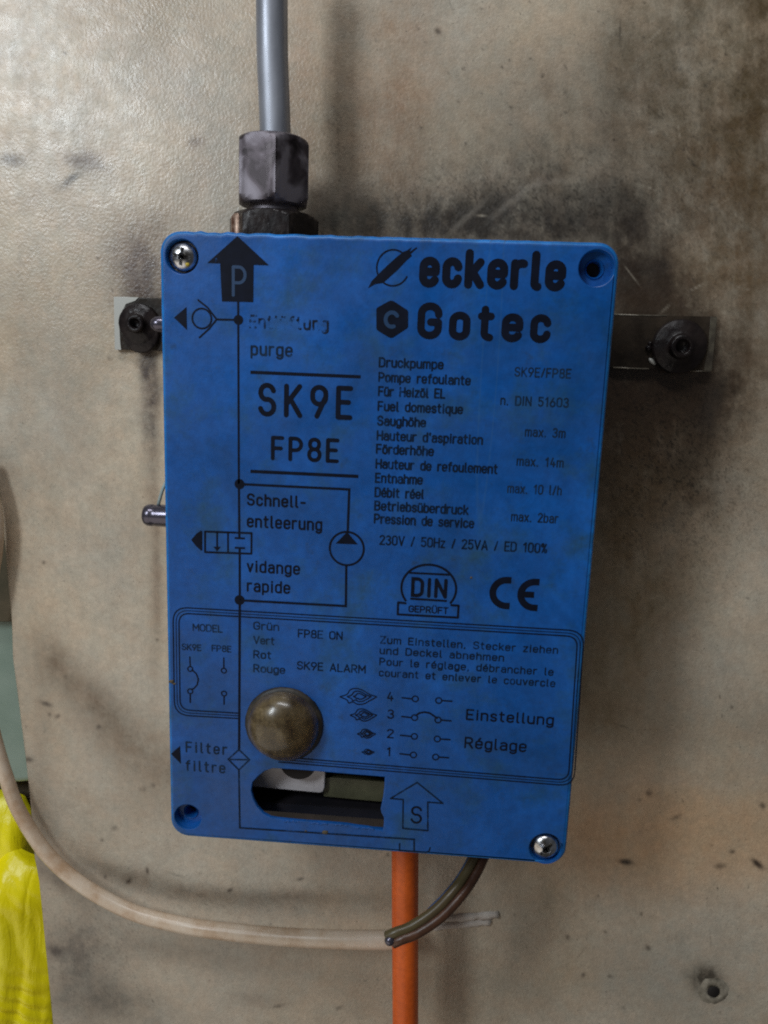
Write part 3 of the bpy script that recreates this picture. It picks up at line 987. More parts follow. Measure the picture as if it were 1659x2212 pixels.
def P2(x, y):
    p = un(x, y)
    return (p.x, p.z)
def PP(*pts): return [P2(x, y) for x, y in pts]

def arc(cx, cy, rx, ry, a0, a1, n=10):
    return [(cx + rx * math.cos(math.radians(a0 + (a1 - a0) * k / n)), cy + ry * math.sin(math.radians(a0 + (a1 - a0) * k / n))) for k in range(n + 1)]

def stad(x0, x1, y0, y1):
    r = (x1 - x0) / 2; cx = (x0 + x1) / 2
    return arc(cx, y1 - r, r, r, 0, 180) + arc(cx, y0 + r, r, r, 180, 360) + [(x1, y1 - r)]

G = {}
def glyph(ch, w, *strokes): G[ch] = (w, strokes)
glyph(' ', 0.34)
glyph('A', 0.54, [(0, 0), (0.27, 1), (0.54, 0)], [(0.09, 0.3), (0.45, 0.3)])
glyph('B', 0.48, [(0, 0), (0, 1), (0.24, 1)] + arc(0.24, 0.765, 0.22, 0.235, 90, -90) + arc(0.24, 0.265, 0.24, 0.265, 90, -90) + [(0, 0)], [(0, 0.53), (0.24, 0.53)])
glyph('C', 0.48, [(0.48, 0.70)] + arc(0.24, 0.74, 0.24, 0.26, 0, 180) + arc(0.24, 0.26, 0.24, 0.26, 180, 360) + [(0.48, 0.30)])
glyph('D', 0.50, [(0, 0), (0, 1), (0.22, 1)] + arc(0.22, 0.72, 0.28, 0.28, 90, 0) + arc(0.22, 0.28, 0.28, 0.28, 0, -90) + [(0, 0)])
glyph('E', 0.42, [(0.42, 1), (0, 1), (0, 0), (0.42, 0)], [(0, 0.52), (0.36, 0.52)])
glyph('F', 0.42, [(0.42, 1), (0, 1), (0, 0)], [(0, 0.50), (0.36, 0.50)])
glyph('G', 0.50, [(0.50, 0.72)] + arc(0.25, 0.74, 0.25, 0.26, 0, 180) + arc(0.25, 0.26, 0.25, 0.26, 180, 360) + [(0.50, 0.46), (0.28, 0.46)])
glyph('H', 0.50, [(0, 0), (0, 1)], [(0.5, 0), (0.5, 1)], [(0, 0.52), (0.5, 0.52)])
glyph('I', 0.10, [(0.05, 0), (0.05, 1)])
glyph('K', 0.48, [(0, 0), (0, 1)], [(0.46, 1), (0, 0.38)], [(0.14, 0.56), (0.48, 0)])
glyph('L', 0.40, [(0, 1), (0, 0), (0.40, 0)])
glyph('M', 0.60, [(0, 0), (0, 1), (0.30, 0.35), (0.60, 1), (0.60, 0)])
glyph('N', 0.50, [(0, 0), (0, 1), (0.50, 0), (0.50, 1)])
glyph('O', 0.50, stad(0, 0.5, 0, 1))
glyph('P', 0.48, [(0, 0), (0, 1), (0.22, 1)] + arc(0.22, 0.72, 0.26, 0.28, 90, -90) + [(0, 0.44)])
glyph('R', 0.48, [(0, 0), (0, 1), (0.22, 1)] + arc(0.22, 0.73, 0.24, 0.27, 90, -90) + [(0, 0.46)], [(0.24, 0.46), (0.48, 0)])
glyph('S', 0.48, arc(0.24, 0.75, 0.23, 0.25, 15, 255, 14) + arc(0.24, 0.26, 0.24, 0.26, 80, -165, 14))
glyph('T', 0.46, [(0, 1), (0.46, 1)], [(0.23, 1), (0.23, 0)])
glyph('U', 0.50, [(0, 1)] + arc(0.25, 0.25, 0.25, 0.25, 180, 360) + [(0.5, 1)])
glyph('V', 0.52, [(0, 1), (0.26, 0), (0.52, 1)])
glyph('X', 0.48, [(0, 1), (0.48, 0)], [(0, 0), (0.48, 1)])
glyph('Z', 0.46, [(0, 1), (0.46, 1), (0, 0), (0.46, 0)])
x_, r_, w_ = 0.72, 0.20, 0.40
glyph('a', 0.40, arc(0.20, x_ - 0.2, 0.20, 0.20, 150, 0) + [(0.40, 0)], [(0.40, 0.42), (0.17, 0.42)] + arc(0.17, 0.21, 0.17, 0.21, 90, 270) + [(0.22, 0.0), (0.40, 0.12)])
glyph('b', 0.40, [(0, 1), (0, 0)], stad(0, 0.4, 0, x_))
glyph('c', 0.38, [(0.38, 0.55)] + arc(0.19, x_ - 0.2, 0.19, 0.20, 10, 180) + arc(0.19, 0.2, 0.19, 0.20, 180, 350) + [(0.38, 0.18)])
glyph('d', 0.40, [(0.4, 1), (0.4, 0)], stad(0, 0.4, 0, x_))
glyph('e', 0.40, [(0, 0.37), (0.40, 0.37), (0.40, 0.50)] , arc(0.20, x_ - 0.2, 0.20, 0.20, 0, 180) + arc(0.20, 0.2, 0.20, 0.20, 180, 335))
glyph('f', 0.28, [(0.10, 0)] + arc(0.28, 0.82, 0.18, 0.18, 180, 95), [(0, x_), (0.27, x_)])
glyph('g', 0.40, stad(0, 0.4, 0, x_), [(0.4, x_)] + arc(0.2, -0.07, 0.2, 0.19, 0, -150))
glyph('h', 0.40, [(0, 0), (0, 1)], [(0, 0.45)] + arc(0.20, x_ - 0.2, 0.20, 0.20, 180, 0) + [(0.40, 0)])
glyph('i', 0.10, [(0.05, 0), (0.05, x_)], [(0.05, 0.93), (0.05, 0.97)])
glyph('k', 0.38, [(0, 0), (0, 1)], [(0.36, x_), (0, 0.26)], [(0.13, 0.40), (0.38, 0)])
glyph('l', 0.14, [(0.03, 1), (0.03, 0.12)] + arc(0.13, 0.10, 0.10, 0.10, 180, 270, 4))
glyph('m', 0.62, [(0, 0), (0, x_)], [(0, 0.5)] + arc(0.155, x_ - 0.155, 0.155, 0.155, 180, 0) + [(0.31, 0)], [(0.31, 0.5)] + arc(0.465, x_ - 0.155, 0.155, 0.155, 180, 0) + [(0.62, 0)])
glyph('n', 0.40, [(0, 0), (0, x_)], [(0, 0.45)] + arc(0.20, x_ - 0.2, 0.20, 0.20, 180, 0) + [(0.40, 0)])
glyph('o', 0.40, stad(0, 0.4, 0, x_))
glyph('p', 0.40, [(0, x_), (0, -0.26)], stad(0, 0.4, 0, x_))
glyph('q', 0.40, [(0.4, x_), (0.4, -0.26)], stad(0, 0.4, 0, x_))
glyph('r', 0.28, [(0, 0), (0, x_)], [(0, 0.46)] + arc(0.22, x_ - 0.22, 0.22, 0.22, 180, 75))
glyph('s', 0.36, arc(0.18, 0.54, 0.17, 0.18, 20, 250) + arc(0.18, 0.18, 0.18, 0.18, 70, -160))
glyph('t', 0.28, [(0.10, 0.95), (0.10, 0.16)] + arc(0.26, 0.16, 0.16, 0.16, 180, 270, 5), [(0, x_), (0.27, x_)])
glyph('u', 0.40, [(0, x_)] + arc(0.20, 0.20, 0.20, 0.20, 180, 360) + [(0.40, x_)], [(0.4, 0.3), (0.4, 0)])
glyph('v', 0.38, [(0, x_), (0.19, 0), (0.38, x_)])
glyph('x', 0.38, [(0, x_), (0.38, 0)], [(0, 0), (0.38, x_)])
glyph('z', 0.36, [(0, x_), (0.36, x_), (0, 0), (0.36, 0)])
glyph('0', 0.46, stad(0, 0.46, 0, 1))
glyph('1', 0.30, [(0.02, 0.78), (0.22, 1), (0.22, 0)])
glyph('2', 0.44, arc(0.22, 0.77, 0.22, 0.23, 165, -30) + [(0.02, 0.02)], [(0, 0), (0.46, 0)])
glyph('3', 0.44, arc(0.21, 0.77, 0.20, 0.23, 150, -90) , arc(0.21, 0.27, 0.23, 0.27, 90, -155))
glyph('4', 0.46, [(0.22, 1), (0.02, 0.28), (0.46, 0.28)], [(0.33, 0.55), (0.33, 0)])
glyph('5', 0.44, [(0.42, 1), (0.04, 1), (0.03, 0.55)] + arc(0.21, 0.32, 0.23, 0.32, 110, -150))
glyph('6', 0.46, stad(0, 0.46, 0, 0.58), [(0.02, 0.36), (0.30, 1)])
glyph('8', 0.46, stad(0.03, 0.43, 0.53, 1), stad(0, 0.46, 0, 0.53))
glyph('9', 0.46, stad(0, 0.46, 0.42, 1), [(0.44, 0.64), (0.16, 0)])
glyph('/', 0.30, [(0.02, 0), (0.28, 1)])
glyph('.', 0.08, [(0.04, 0), (0.04, 0.03)])
glyph(',', 0.10, [(0.06, 0.03), (0.02, -0.12)])
glyph('-', 0.32, [(0.02, 0.42), (0.30, 0.42)])
glyph("'", 0.10, [(0.06, 1), (0.04, 0.82)])
glyph('%', 0.50, stad(0, 0.18, 0.66, 1), stad(0.32, 0.50, 0, 0.34), [(0.08, 0.05), (0.42, 0.95)])
def accent(ch, base, kind):
    w, st = G[base]
    top = 1.0 if base.isupper() else x_
    if kind == 'uml': extra = ([(w * 0.25, top + 0.20), (w * 0.25, top + 0.24)], [(w * 0.75, top + 0.20), (w * 0.75, top + 0.24)])
    else: extra = ([(w * 0.42, top + 0.13), (w * 0.68, top + 0.28)],)
    G[ch] = (w, tuple(st) + extra)
for a, b, k in (('ü', 'u', 'uml'), ('ö', 'o', 'uml'), ('Ü', 'U', 'uml'), ('é', 'e', 'ac')): accent(a, b, k)

def write(mat, *a, **k):
    q_ = Print(); text(q_, *a, **k)
    return q_.done('lettering', mat, lid)

def text(pr, s, x0, y0, x1, cap, stroke, gap=0.20, cap_end='round'):
    """s from the measured baseline start (x0, y0) to the measured right end x1; cap height and stroke in measured units"""
    a = un(x0, y0)
    mp = mpx(x0, y0)
    yb = y0 + (x1 - x0) * 0.03
    b = un(x1, yb)
    up = un(x0, y0 - cap)
    w = stroke * mp
    hgt = (up.z - a.z) - w
    wid = (b.x - a.x) - w
    adv = sum(G[c][0] for c in s) + gap * (len(s) - 1)
    kx = wid / adv
    x = a.x + w / 2
    zz = a.z + w / 2
    for c in s:
        gw, st = G[c]
        for line in st:
            pr.ribbon([(x + px * kx, zz + py * hgt) for px, py in line], w, cap_end)
        x += (gw + gap) * kx

def seg(pr, pts, w, cap='butt'):
    mp = mpx(*pts[0])
    pr.ribbon(PP(*pts), w * mp, cap)
def ring(pr, x, y, r, w, ry=None):
    c = P2(x, y); mp = mpx(x, y)
    pr.ribbon([(c[0] + r * mp * math.cos(t * PI / 18), c[1] + (ry or r) * mp * math.sin(t * PI / 18)) for t in range(36)], w * mp, closed=True)
def disc(pr, x, y, r):
    c = P2(x, y); mp = mpx(x, y)
    pr.poly([(c[0] + r * mp * math.cos(t * PI / 12), c[1] + r * mp * math.sin(t * PI / 12)) for t in range(24)])

# diagram lines
p = Print()
seg(p, [(514.5, 650), (516, 1045)], 4.6); seg(p, [(516, 1045), (517, 1162)], 4.8); seg(p, [(517.7, 1183), (518, 1296)], 4.8)
seg(p, [(518, 1296), (516.5, 1618)], 5.2); 
disc(p, 515, 691, 10.5); disc(p, 517.5, 1045.5, 11); disc(p, 517.5, 1296, 11)
seg(p, [(515, 691), (468, 690)], 4.2)
ring(p, 436, 688, 21, 3.6)
seg(p, [(468, 690), (449, 665), (428, 648)], 3.8, 'round'); seg(p, [(468, 690), (452, 710), (431, 729)], 3.8, 'round')
p.poly(PP((376, 686), (403, 663), (404, 713)))
seg(p, [(517.5, 1045.5), (754.5, 1057)], 5); seg(p, [(754.5, 1054.6), (751, 1149)], 5)
ring(p, 749, 1185, 37, 4.6)
p.poly(PP((749.6, 1149), (725, 1174), (773, 1176)))
seg(p, [(748, 1222), (747, 1311.5)], 5); seg(p, [(747, 1309), (518, 1296.5)], 5)
seg(p, [(443, 1148), (543.5, 1151.5)], 4.2, 'round'); seg(p, [(543.5, 1151.5), (543, 1196)], 4.2, 'round'); seg(p, [(543, 1196), (443, 1192.5)], 4.2, 'round'); seg(p, [(443, 1192.5), (443, 1148)], 4.2, 'round')
seg(p, [(492.5, 1150), (492.5, 1194)], 3.6)
seg(p, [(469, 1150), (469, 1186)], 3.6); p.poly(PP((461, 1181), (477, 1181), (469, 1191)))
seg(p, [(507, 1162), (529, 1163)], 4); seg(p, [(507, 1183), (529, 1184)], 4)
p.poly(PP((413, 1166), (424, 1153), (434, 1146), (437, 1147), (437, 1189), (434, 1189), (424, 1180)))
p.poly(PP((513, 510), (581, 573), (548, 572), (547, 652.5), (479.5, 651), (475.5, 569), (448, 568)))
seg(p, [(541, 804), (779, 814)], 7); seg(p, [(541, 1018), (774, 1029)], 7)
p.poly(PP((369.5, 1628), (389, 1611), (391, 1650)))
p.done('flow_diagram', M_ink, lid)
p = Print()
seg(p, [(516, 1662), (518, 1789)], 4.0); seg(p, [(518, 1788), (896, 1813)], 3.8); seg(p, [(894.5, 1811), (894.5, 1838)], 3.6)
seg(p, [(863, 1822), (863, 1837), (920, 1841), (927, 1838), (929, 1831)], 3.2, 'round')
seg(p, [(516, 1619), (539, 1641)], 3.4, 'round'); seg(p, [(539, 1641), (516, 1663)], 3.4, 'round'); seg(p, [(516, 1663), (493, 1640)], 3.4, 'round'); seg(p, [(493, 1640), (516, 1619)], 3.4, 'round')
seg(p, [(497, 1640.5), (535, 1641)], 3.2)
# suction arrow
A = [(901, 1690), (956.5, 1735), (924, 1732.5), (924, 1794), (870, 1789), (871, 1727), (843.5, 1724.5), (901, 1690)]
for a, b in zip(A, A[1:]): seg(p, [a, b], 3.4, 'round')
p.done('suction_line', M_ink_thin, lid)

# frame
def rounded(pts, r, n=6):
    """open polyline with rounded inner corners, in lid metres"""
    Pn = [Vector(q_) for q_ in pts]
    out = [Pn[0]]
    for i in range(1, len(Pn) - 1):
        a, b, c = Pn[i - 1], Pn[i], Pn[i + 1]
        u, v = (a - b).normalized(), (c - b).normalized()
        s_, e_ = b + u * r, b + v * r
        for k in range(n + 1):
            t = k / n
            out.append(s_ * (1 - t) ** 2 + b * 2 * t * (1 - t) + e_ * t * t)
    out.append(Pn[-1])
    return out
p = Print()
F0 = PP((514, 1552), (377, 1544), (373.5, 1311), (1262, 1363), (1239.5, 1698), (601, 1646))
def inset(pts, d):
    Pn = [Vector(q_) for q_ in pts]
    out = []
    for i in range(len(Pn)):
        if i == 0 or i == len(Pn) - 1:
            a, b = (Pn[0], Pn[1]) if i == 0 else (Pn[-2], Pn[-1])
            t = (b - a).normalized(); out.append(Pn[i] + Vector((t.y, -t.x)) * d)
        else:
            t1 = (Pn[i] - Pn[i - 1]).normalized(); t2 = (Pn[i + 1] - Pn[i]).normalized()
            n1, n2 = Vector((t1.y, -t1.x)), Vector((t2.y, -t2.x))
            bis = (n1 + n2).normalized()
            out.append(Pn[i] + bis * d / max(0.3, bis.dot(n1)))
    return out
mm_ = mpx(800, 1400)
for d_, w0, r0 in ((0, 2.6, 34), (6.5, 1.5, 29), (13, 2.6, 24)):
    p.ribbon(rounded(inset(F0, d_ * mm_), r0 * mm_), w0 * mm_, 'butt')
p.done('frame_lines', M_ink, lid)

# lettering
write(M_ink, 'SK9E', 557, 899, 761, 73, 10.5, 0.44)
write(M_ink, 'FP8E', 585, 994, 732, 53, 8.2, 0.36)
write(M_ink_worn, 'Entlüftung', 538, 709, 710, 30, 4.6, 0.26)
write(M_ink_faint, 'purge', 541, 768, 632, 30, 4.6, 0.26)
write(M_ink, 'Schnell-', 533, 1092, 661, 27, 4.4, 0.26)
write(M_ink, 'entleerung', 533, 1139, 696, 28, 4.4, 0.26)
write(M_ink, 'vidange', 533, 1236, 648, 27, 4.2, 0.26)
write(M_ink, 'rapide', 533, 1278, 627, 27, 4.2, 0.26)
write(M_ink, 'Einstellung', 1006, 1555, 1196, 24, 3.8, 0.24)
write(M_ink, 'Réglage', 1002.5, 1616, 1137, 25, 3.8, 0.24)
for ch, bx, by in (('4', 835, 1514), ('3', 836, 1552), ('2', 835, 1594), ('1', 835, 1633)):
    write(M_ink, ch, bx, by, bx + (15 if ch != '1' else 9), 20, 3)
write(M_ink, 'S', 886, 1778, 911, 38, 4.6)
L1 = [('Druckpumpe', 817.5, 793.5, 958), ('Pompe refoulante', 816.6, 825.5, 1016.5), ('Für Heizöl EL', 816, 856, 962), ('Fuel domestique', 815, 888, 1000),
      ('Saughöhe', 814, 919.5, 920), ("Hauteur d'aspiration", 813, 951.5, 1043), ('Förderhöhe', 811.5, 980.5, 937), ('Hauteur de refoulement', 810.5, 1012.5, 1075),
      ('Entnahme', 809.5, 1043, 913), ('Débit réel', 808.5, 1074, 916), ('Betriebsüberdruck', 807.7, 1103, 1012), ('Pression de service', 807, 1131, 1024)]
for s_, a, b, c in L1: write(M_ink_thin, s_, a, b, c, 22.5, 4.0, 0.22)
L2 = [('SK9E/FP8E', 1110.5, 813.5, 1233), ('n. DIN 51603', 1080, 875, 1228), ('max. 3m', 1133, 943, 1221), ('max. 14m', 1115, 1006, 1217), ('max. 10 l/h', 1095, 1065, 1213), ('max. 2bar', 1103, 1126, 1206)]
for s_, a, b, c in L2: write(M_ink_faint, s_, a, b, c, 21.5, 3.1, 0.24)
write(M_ink_thin, '230V / 50Hz / 25VA / ED 100%', 819, 1177, 1182, 22, 3.4, 0.22)
write(M_ink_faint, 'MODEL', 416, 1363, 481, 16.5, 2.8)
write(M_ink_faint, 'SK9E', 392.5, 1404, 435, 14.5, 2.5); write(M_ink_faint, 'FP8E', 457, 1407, 500, 14.5, 2.5)
write(M_ink_faint, 'Grün', 547, 1360, 603, 18, 3); write(M_ink_faint, 'Vert', 547, 1391, 593, 18, 3); write(M_ink_faint, 'Rot', 547, 1422, 586, 18, 3); write(M_ink_faint, 'Rouge', 547, 1452, 616, 18, 3)
write(M_ink_faint, 'Filter', 401, 1625, 491, 24, 3.8, 0.36); write(M_ink_faint, 'filtre', 401, 1665, 487, 24, 3.8, 0.36)
write(M_ink_thin, 'FP8E ON', 643, 1377, 740, 18.5, 3.0); write(M_ink_thin, 'SK9E ALARM', 641, 1446, 790, 18.5, 3.0)
write(M_ink_thin, 'Zum Einstellen, Stecker ziehen', 820.5, 1390, 1206, 17, 2.9, 0.24)
write(M_ink_thin, 'und Deckel abnehmen', 819.5, 1413, 1089, 17, 2.9, 0.24)
write(M_ink_thin, 'Pour le réglage, débrancher le', 819, 1437, 1196, 17, 2.9, 0.24)
write(M_ink_thin, 'courant et enlever le couvercle', 818, 1461, 1200, 17, 2.9, 0.24)

# contact symbols and flames
def contact(lx, ly, cx, cy, dx, dy, ex_, ey_, r=6.5):
    p = Print()
    seg(p, [(lx, ly), (cx - (r if cx > lx else -r if cx < lx else 0), cy)], 3.2, 'round') if abs(cx - lx) > 8 else seg(p, [(lx, ly), (cx, cy - r if cy > ly else cy + r)], 3, 'round')
    ring(p, cx, cy, r, 2.6)
    ring(p, dx, dy, r, 2.6)
    seg(p, [(dx + r, dy), (ex_, ey_)], 3.2, 'round') if abs(dx - ex_) > 8 else seg(p, [(dx, dy + r), (ex_, ey_)], 3, 'round')
    p.done('contact_symbol', M_ink, lid)
contact(868.5, 1507, 897, 1509.5, 947.5, 1513, 976, 1514.5)
contact(868, 1547.5, 895.5, 1550, 946, 1555, 974, 1557)
contact(865, 1588, 895, 1590.5, 944.5, 1596, 972, 1597.5)
contact(864, 1628, 893, 1630.5, 941, 1635, 969, 1636.5)
p = Print()
seg(p, [(898, 1545), (906, 1540), (917, 1538), (928, 1540), (937, 1546), (944, 1551)], 4, 'round')
contact(410, 1419, 411, 1445, 411, 1493, 411, 1517, 5.5)
contact(483.5, 1421, 483.5, 1448.5, 484, 1498, 484, 1521, 5.5)
p.done('jumper_symbol', M_ink, lid)
p = Print()
seg(p, [(415, 1447), (424, 1455), (428.5, 1467), (426, 1479), (419, 1487), (413, 1489)], 3.2, 'round')
p.done('jumper_symbol', M_ink, lid)
def flame(cx, cy, hw, hh):
    p = Print()
    w0 = 2.4
    up = [(-1, 0.05), (-0.62, -0.25), (-0.42, -0.85), (-0.1, -1.0), (0.25, -0.75), (0.6, -0.25), (1, 0.05)]
    dn = [(-1, 0.05), (-0.62, 0.45), (-0.52, 0.85), (-0.3, 0.7), (-0.05, 1.0), (0.3, 0.95), (0.55, 0.65), (1, 0.05)]
    for k in (1.0, 0.66, 0.36):
        for cv in (up, dn):
            pts = [(cx + x * hw * k + (1 - k) * hw * 0.12, cy + y * hh * k) for x, y in cv]
            q_ = smooth_path([Vector((x, y, 0)) for x, y in pts], 4)
            seg(p, [(v.x, v.y) for v in q_], w0 if hw > 15 else 1.8, 'butt')
    p.done('flame_symbol', M_ink, lid)
flame(774, 1504, 40, 17); flame(785, 1544, 29, 13); flame(791.5, 1584.5, 20, 9.5); flame(795, 1624, 14, 6)

# test mark and conformity mark
p = Print()
c0 = P2(926, 1271); mp = mpx(926, 1271)
p.ribbon([(c0[0] + 59 * mp * math.cos(math.radians(a)), c0[1] + 53 * mp * math.sin(math.radians(a))) for a in range(-36, 217, 6)], 4.8 * mp, 'butt')
seg(p, [(884, 1237), (971, 1241.5)], 4.4); seg(p, [(886, 1293), (965, 1298)], 4.4)
B_ = [(876, 1303), (860, 1301), (859, 1327), (989, 1334), (990.5, 1308), (975, 1307)]
for a, b in zip(B_, B_[1:]): seg(p, [a, b], 4.6, 'round')
text(p, 'DIN', 887, 1289, 965, 43, 7.4, 0.32)
text(p, 'GEPRÜFT', 882, 1322, 968, 15, 2.6)
p.done('test_mark', M_ink, lid)
p = Print()
for cx0, yy, bar in ((1094, 1281, 0), (1154.5, 1285, 1)):
    c0 = P2(cx0, yy); mp = mpx(cx0, yy)
    arcp = [(c0[0] + 29.5 * mp * math.cos(math.radians(a)), c0[1] + 29 * mp * math.sin(math.radians(a))) for a in range(90, 271, 9)]
    p.ribbon([(arcp[0][0] + 8.5 * mp, arcp[0][1])] + arcp + [(arcp[-1][0] + 8.5 * mp, arcp[-1][1])], 14.5 * mp, 'butt')
    if bar: p.ribbon([(c0[0] - 29 * mp, c0[1]), (c0[0] - 1 * mp, c0[1])], 13.5 * mp, 'butt')
p.done('conformity_mark', M_ink, lid)

# maker's marks
p = Print()
text(p, 'eckerle', 904, 620.5, 1220, 86, 17.5, 0.34)
text(p, 'Gotec', 900, 732, 1188, 80, 16, 0.42)
o7 = lambda *pts: PP(*[(779.3 + x / 6.994, 515 + y / 6.994) for x, y in pts])
p.poly(o7((110, 752), (160, 650), (260, 545), (400, 410), (520, 300), (640, 205), (700, 180), (770, 135), (735, 205), (845, 130), (850, 150), (755, 235), (775, 262), (690, 335), (560, 475), (420, 600), (340, 672), (220, 690)))
c0 = P2(848.7, 578.6); mp = mpx(848, 578)
p.ribbon([(c0[0] + 35 * mp * math.cos(math.radians(a)), c0[1] + 37.5 * mp * math.sin(math.radians(a))) for a in range(52, 340, 6)], 3.4 * mp, 'butt')
p.poly(o7((455, 938), (500, 950), (705, 1085), (715, 1110), (715, 1335), (695, 1360), (490, 1495), (455, 1502), (420, 1492), (245, 1385), (235, 1360), (235, 1070), (250, 1045), (420, 950)))
p.done('maker_lettering', M_ink, lid)
p = Print()
c0 = P2(846.5, 690.5); mp = mpx(846, 690)
p.ribbon([(c0[0] + 13.5 * mp * math.cos(math.radians(a)), c0[1] + 15 * mp * math.sin(math.radians(a))) for a in range(35, 292, 8)], 8.5 * mp, 'round')
p.done('knockout_letter', M_knock, lid, -0.00009)
p = Print()
text(p, 'P', 501, 641, 533, 68, 6.6)
p.done('knockout_letter', M_knock, lid, -0.00009)

# dirt clots on the lid
for x, y, r in ((370, 1472, 5), (376, 1477, 3), (1018, 1248, 2.5), (702, 1798, 6), (661, 1795, 2.5)):
    bm = bmesh.new()
    cc_ = un(x, y)
    bmesh.ops.create_icosphere(bm, subdivisions=2, radius=r * 0.00012, matrix=Matrix.Translation(cc_) @ Matrix.Diagonal((1.4, 0.4, 1, 1)))
    for v in bm.verts: v.co += Vector((random.uniform(-1, 1), 0, random.uniform(-1, 1))) * 0.00014
    from_bm('dirt_clot', bm, M_batten, lid, smooth=True)

# ------------------------------------------------------------------ mounting bar and its bolts
bar = empty('mounting_bar', un(1400, 740, D))
tag(bar, 'greasy flat metal mounting bar bolted to the wall behind the blue box', 'mounting bar')
BD = D - 0.0022
lp = [(q_.x, q_.z) for q_ in (un(x, y, BD) for x, y in ((246, 641), (340, 643.5), (800, 660), (1332, 679), (1549, 684), (1536, 802), (1330, 795), (800, 778), (340, 758), (248, 755)))]
lq = [(q_.x, q_.z) for q_ in (un(x, y, BD - 0.0001) for x, y in ((1535, 684), (1549, 685), (1537, 801), (1520, 800), (1531, 740)))]
M_edgelight = plain('bar_edge_highlight', (0.14, 0.12, 0.09), (0.34, 0.30, 0.24), 400, 0.35, metal=0.3)
M_end = plain('worn_bar_end', (0.05, 0.04, 0.03), (0.12, 0.105, 0.075), 300, 0.45)
link('strip', plate_mesh('strip', [lp], BD, 0.0019, 0.0003), M_bar, bar)
lp = [(q_.x, q_.z) for q_ in (un(x, y, BD - 0.0001) for x, y in ((246, 641), (300, 642), (292, 650), (272, 657), (262, 680), (258, 700), (260, 740), (262, 756), (248, 755)))]
link('bright_corner', plate_mesh('bright_corner', [lp], BD - 0.0002, 0.0003, 0.00008), M_palebar, bar)  # pale piece over the bar's top left corner

link('worn_end', plate_mesh('worn_end', [lq], BD - 0.0002, 0.0003, 0.00005), M_end, bar)
for pts_ in (((1325, 679), (1380, 681), (1440, 682)), ((1325, 794), (1360, 795.5), (1402, 797)), ((1490, 801), (1534, 802.5))):  # thin pale tubes drawn in as highlights on the bar's edges
    bm = bmesh.new()
    tube_bm(bm, [un(x, y, BD) for x, y in pts_], 0.00022, 8)
    from_bm('edge_highlight', bm, M_edgelight, bar, smooth=True)
def bolt(x, y, rw, rb, tilt=0.0):
    c = un(x, y, BD)
    s_ = mpx(x, y, BD)
    bm = bmesh.new()
    lathe_bm(bm, Vector((c.x, BD, c.z)), (0, -1, 0), [(rw * s_, 0), (rw * s_, 0.0012), (rw * s_ * 0.94, 0.0018), (rw * s_ * 0.62, 0.0020), (rw * s_ * 0.5, 0.0026), (rb * s_ * 1.02, 0.0028), (rb * s_, 0.0040), (rb * s_ * 0.92, 0.0048), (rb * s_ * 0.62, 0.0050), (rb * s_ * 0.55, 0.0046), (rb * s_ * 0.5, 0.0025), (0, 0.0025)], 44)
    for v in bm.verts:
        v.co += Vector((random.uniform(-1, 1), random.uniform(-1, 1), random.uniform(-1, 1))) * 0.00008
    return from_bm('bolt', bm, M_black, bar, smooth=True)
bl = bolt(302, 700, 44, 19)
bolt(1466, 749, 58, 26)
bm = bmesh.new()
lathe_bm(bm, un(306, 722, BD - 0.0003), (0, -1, 0), [(40 * mpx(306, 722, BD), 0), (40 * mpx(306, 722, BD), 0.0010), (36 * mpx(306, 722, BD), 0.0014), (0, 0.0014)], 40)
from_bm('washer', bm, M_black, bar, smooth=True)
bm = bmesh.new()
c = un(334, 700, D - 0.012)
s_ = mpx(334, 700, D - 0.012)
lathe_bm(bm, Vector((c.x + 0.002, D - 0.012, c.z)), (-1, -0.25, 0), [(17 * s_, -0.006), (17 * s_, 0.0005), (15 * s_, 0.0018), (9 * s_, 0.003), (0, 0.0034)], 28)
from_bm('bolt_stud', bm, M_gloss, bar, smooth=True)
# grime lumps around the right bolt
bm = bmesh.new()
for x, y, r in ((1401, 752, 7), (1404, 742, 5)):
    bmesh.ops.create_icosphere(bm, subdivisions=2, radius=r * 0.00016, matrix=Matrix.Translation(un(x, y, BD - 0.0004)))
from_bm('grime_lumps', bm, M_black, bar, smooth=True)
bm = bmesh.new()
bmesh.ops.create_icosphere(bm, subdivisions=2, radius=0.0016, matrix=Matrix.Translation(un(1409, 781, BD - 0.0001)) @ Matrix.Rotation(0.7, 4, 'Y') @ Matrix.Diagonal((1.0, 0.3, 0.45, 1)))
from_bm('paint_chip', bm, M_palebar, bar, smooth=True)

# ------------------------------------------------------------------ hose, cable, wires
OD = 0.028
bm = bmesh.new()
hp0, hp1, hp2 = un(875, 1760, OD), un(875, 2000, OD), un(876, 2330, OD)
tube_bm(bm, smooth_path([hp0, un(875, 1880, OD), hp1, un(875.5, 2150, OD), hp2], 8), 28.5 * mpx(875, 2000, OD), 40)
ho = from_bm('orange_hose', bm, M_orange, None, smooth=True)
tag(ho, 'orange plastic hose hanging straight down from the blue box', 'hose')

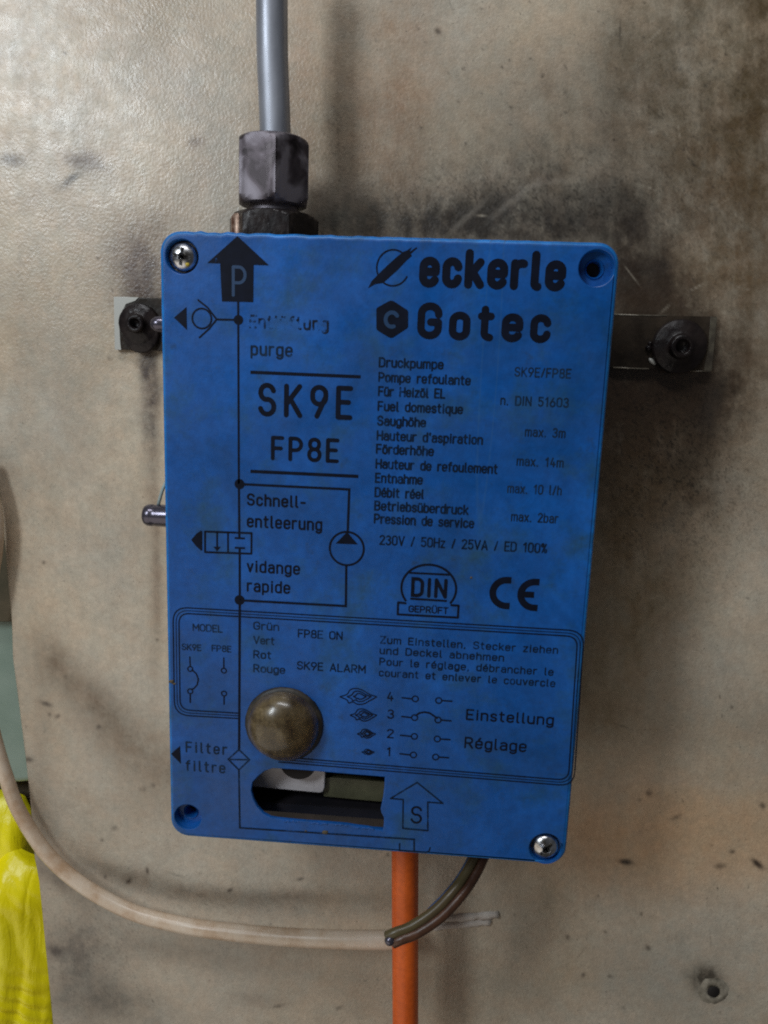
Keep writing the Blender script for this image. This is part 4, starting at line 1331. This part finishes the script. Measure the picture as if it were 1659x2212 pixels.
cb = empty('white_cable', un(400, 1996, 0.045))
tag(cb, 'dirty cream white cable sagging across the wall below the blue box', 'cable')
path = [(-40, 1000, .046), (-15, 1090, .046), (-9, 1165, .046), (-22, 1260, .046), (-38, 1350, .046), (-42, 1440, .046), (-28, 1530, .046), (-8, 1610, .046), (12, 1675, .046), (41, 1752, .046), (102, 1845, .046), (178, 1912, .045), (280, 1968, .044),
        (382, 1996, .043), (469, 2010, .042), (600, 2023, .041), (720, 2029, .040), (820, 2030, .040), (884, 2028, .041)]
bm = bmesh.new()
rs_path = smooth_path([un(x, y, d) for x, y, d in path], 8)
tube_bm(bm, rs_path, [0.0027 + 0.0008 * min(1, max(0, (i / len(rs_path) - 0.5) * 2.2)) for i in range(len(rs_path))], 28)
from_bm('sheath', bm, M_white, cb, smooth=True)

wr = empty('bare_wires', un(940, 1977, 0.01))
tag(wr, 'brown and dirty green wires bending down from the box past the orange hose', 'wires')
wp = [(1050, 1810, .020), (1036, 1850, .016), (1010, 1899, .011), (978, 1941, .006), (942, 1977, .003), (893, 2009, .001), (862, 2021, .000), (842, 2030, .000)]
def wire(dx, dy, dd, r, mat, name, cut=None):
    bm = bmesh.new()
    pts = [un(x + dx, y + dy, d + dd) for x, y, d in (wp[:cut] if cut else wp)]
    tube_bm(bm, smooth_path(pts, 8), r, 18)
    return from_bm(name, bm, mat, wr, smooth=True)
wire(7, 7, 0.0, 0.0017, M_brown, 'brown_wire')
wire(-7, -7, 0.0006, 0.0016, M_olive, 'green_yellow_wire')
wire(-14, -8, 0.002, 0.00115, M_bluewire, 'blue_wire', 5)
bm = bmesh.new()
e0 = un(842, 2031, -0.0004)
bmesh.ops.create_uvsphere(bm, u_segments=20, v_segments=12, radius=0.0017, matrix=Matrix.Translation(e0))
from_bm('end_cap', bm, M_gloss, wr, smooth=True)

st = empty('plaster_scrape', un(1010, 1985, D))
tag(st, 'two pale raw scrape strips on the wall right of the wires', 'scrape')
def strip_(pts, seed):
    random.seed(seed)
    bm = bmesh.new()
    a = [un(x, y, D - 0.0003) for x, y in pts]
    L_ = a
    mid = []
    k = 14
    top = [L_[0].lerp(L_[1], i / k) for i in range(k + 1)]
    bot = [L_[3].lerp(L_[2], i / k) for i in range(k + 1)]
    rows = []
    for t, b in zip(top, bot):
        j1, j2 = random.uniform(-1, 1) * 0.00025, random.uniform(-1, 1) * 0.00025
        r_ = [bm.verts.new(t + Vector((0, 0.0008, j1))), bm.verts.new(t.lerp(b, 0.15) + Vector((0, -0.0005 + j1, j1))), bm.verts.new(t.lerp(b, 0.5) + Vector((0, -0.0009 + j2, 0))), bm.verts.new(t.lerp(b, 0.85) + Vector((0, -0.0005 + j2, j2))), bm.verts.new(b + Vector((0, 0.0008, j2)))]
        rows.append(r_)
    for p_, q_ in zip(rows, rows[1:]):
        for i in range(4): bm.faces.new((p_[i], p_[i + 1], q_[i + 1], q_[i]))
    bm.faces.new(rows[0]); bm.faces.new(rows[-1])
    from_bm('raw_strip', bm, M_chip, st, smooth=True)
strip_([(955, 1976), (1077, 1967), (1077, 1984), (950, 1994)], 5)
strip_([(940, 1994), (1062, 1985), (1056, 1999), (935, 2012)], 6)
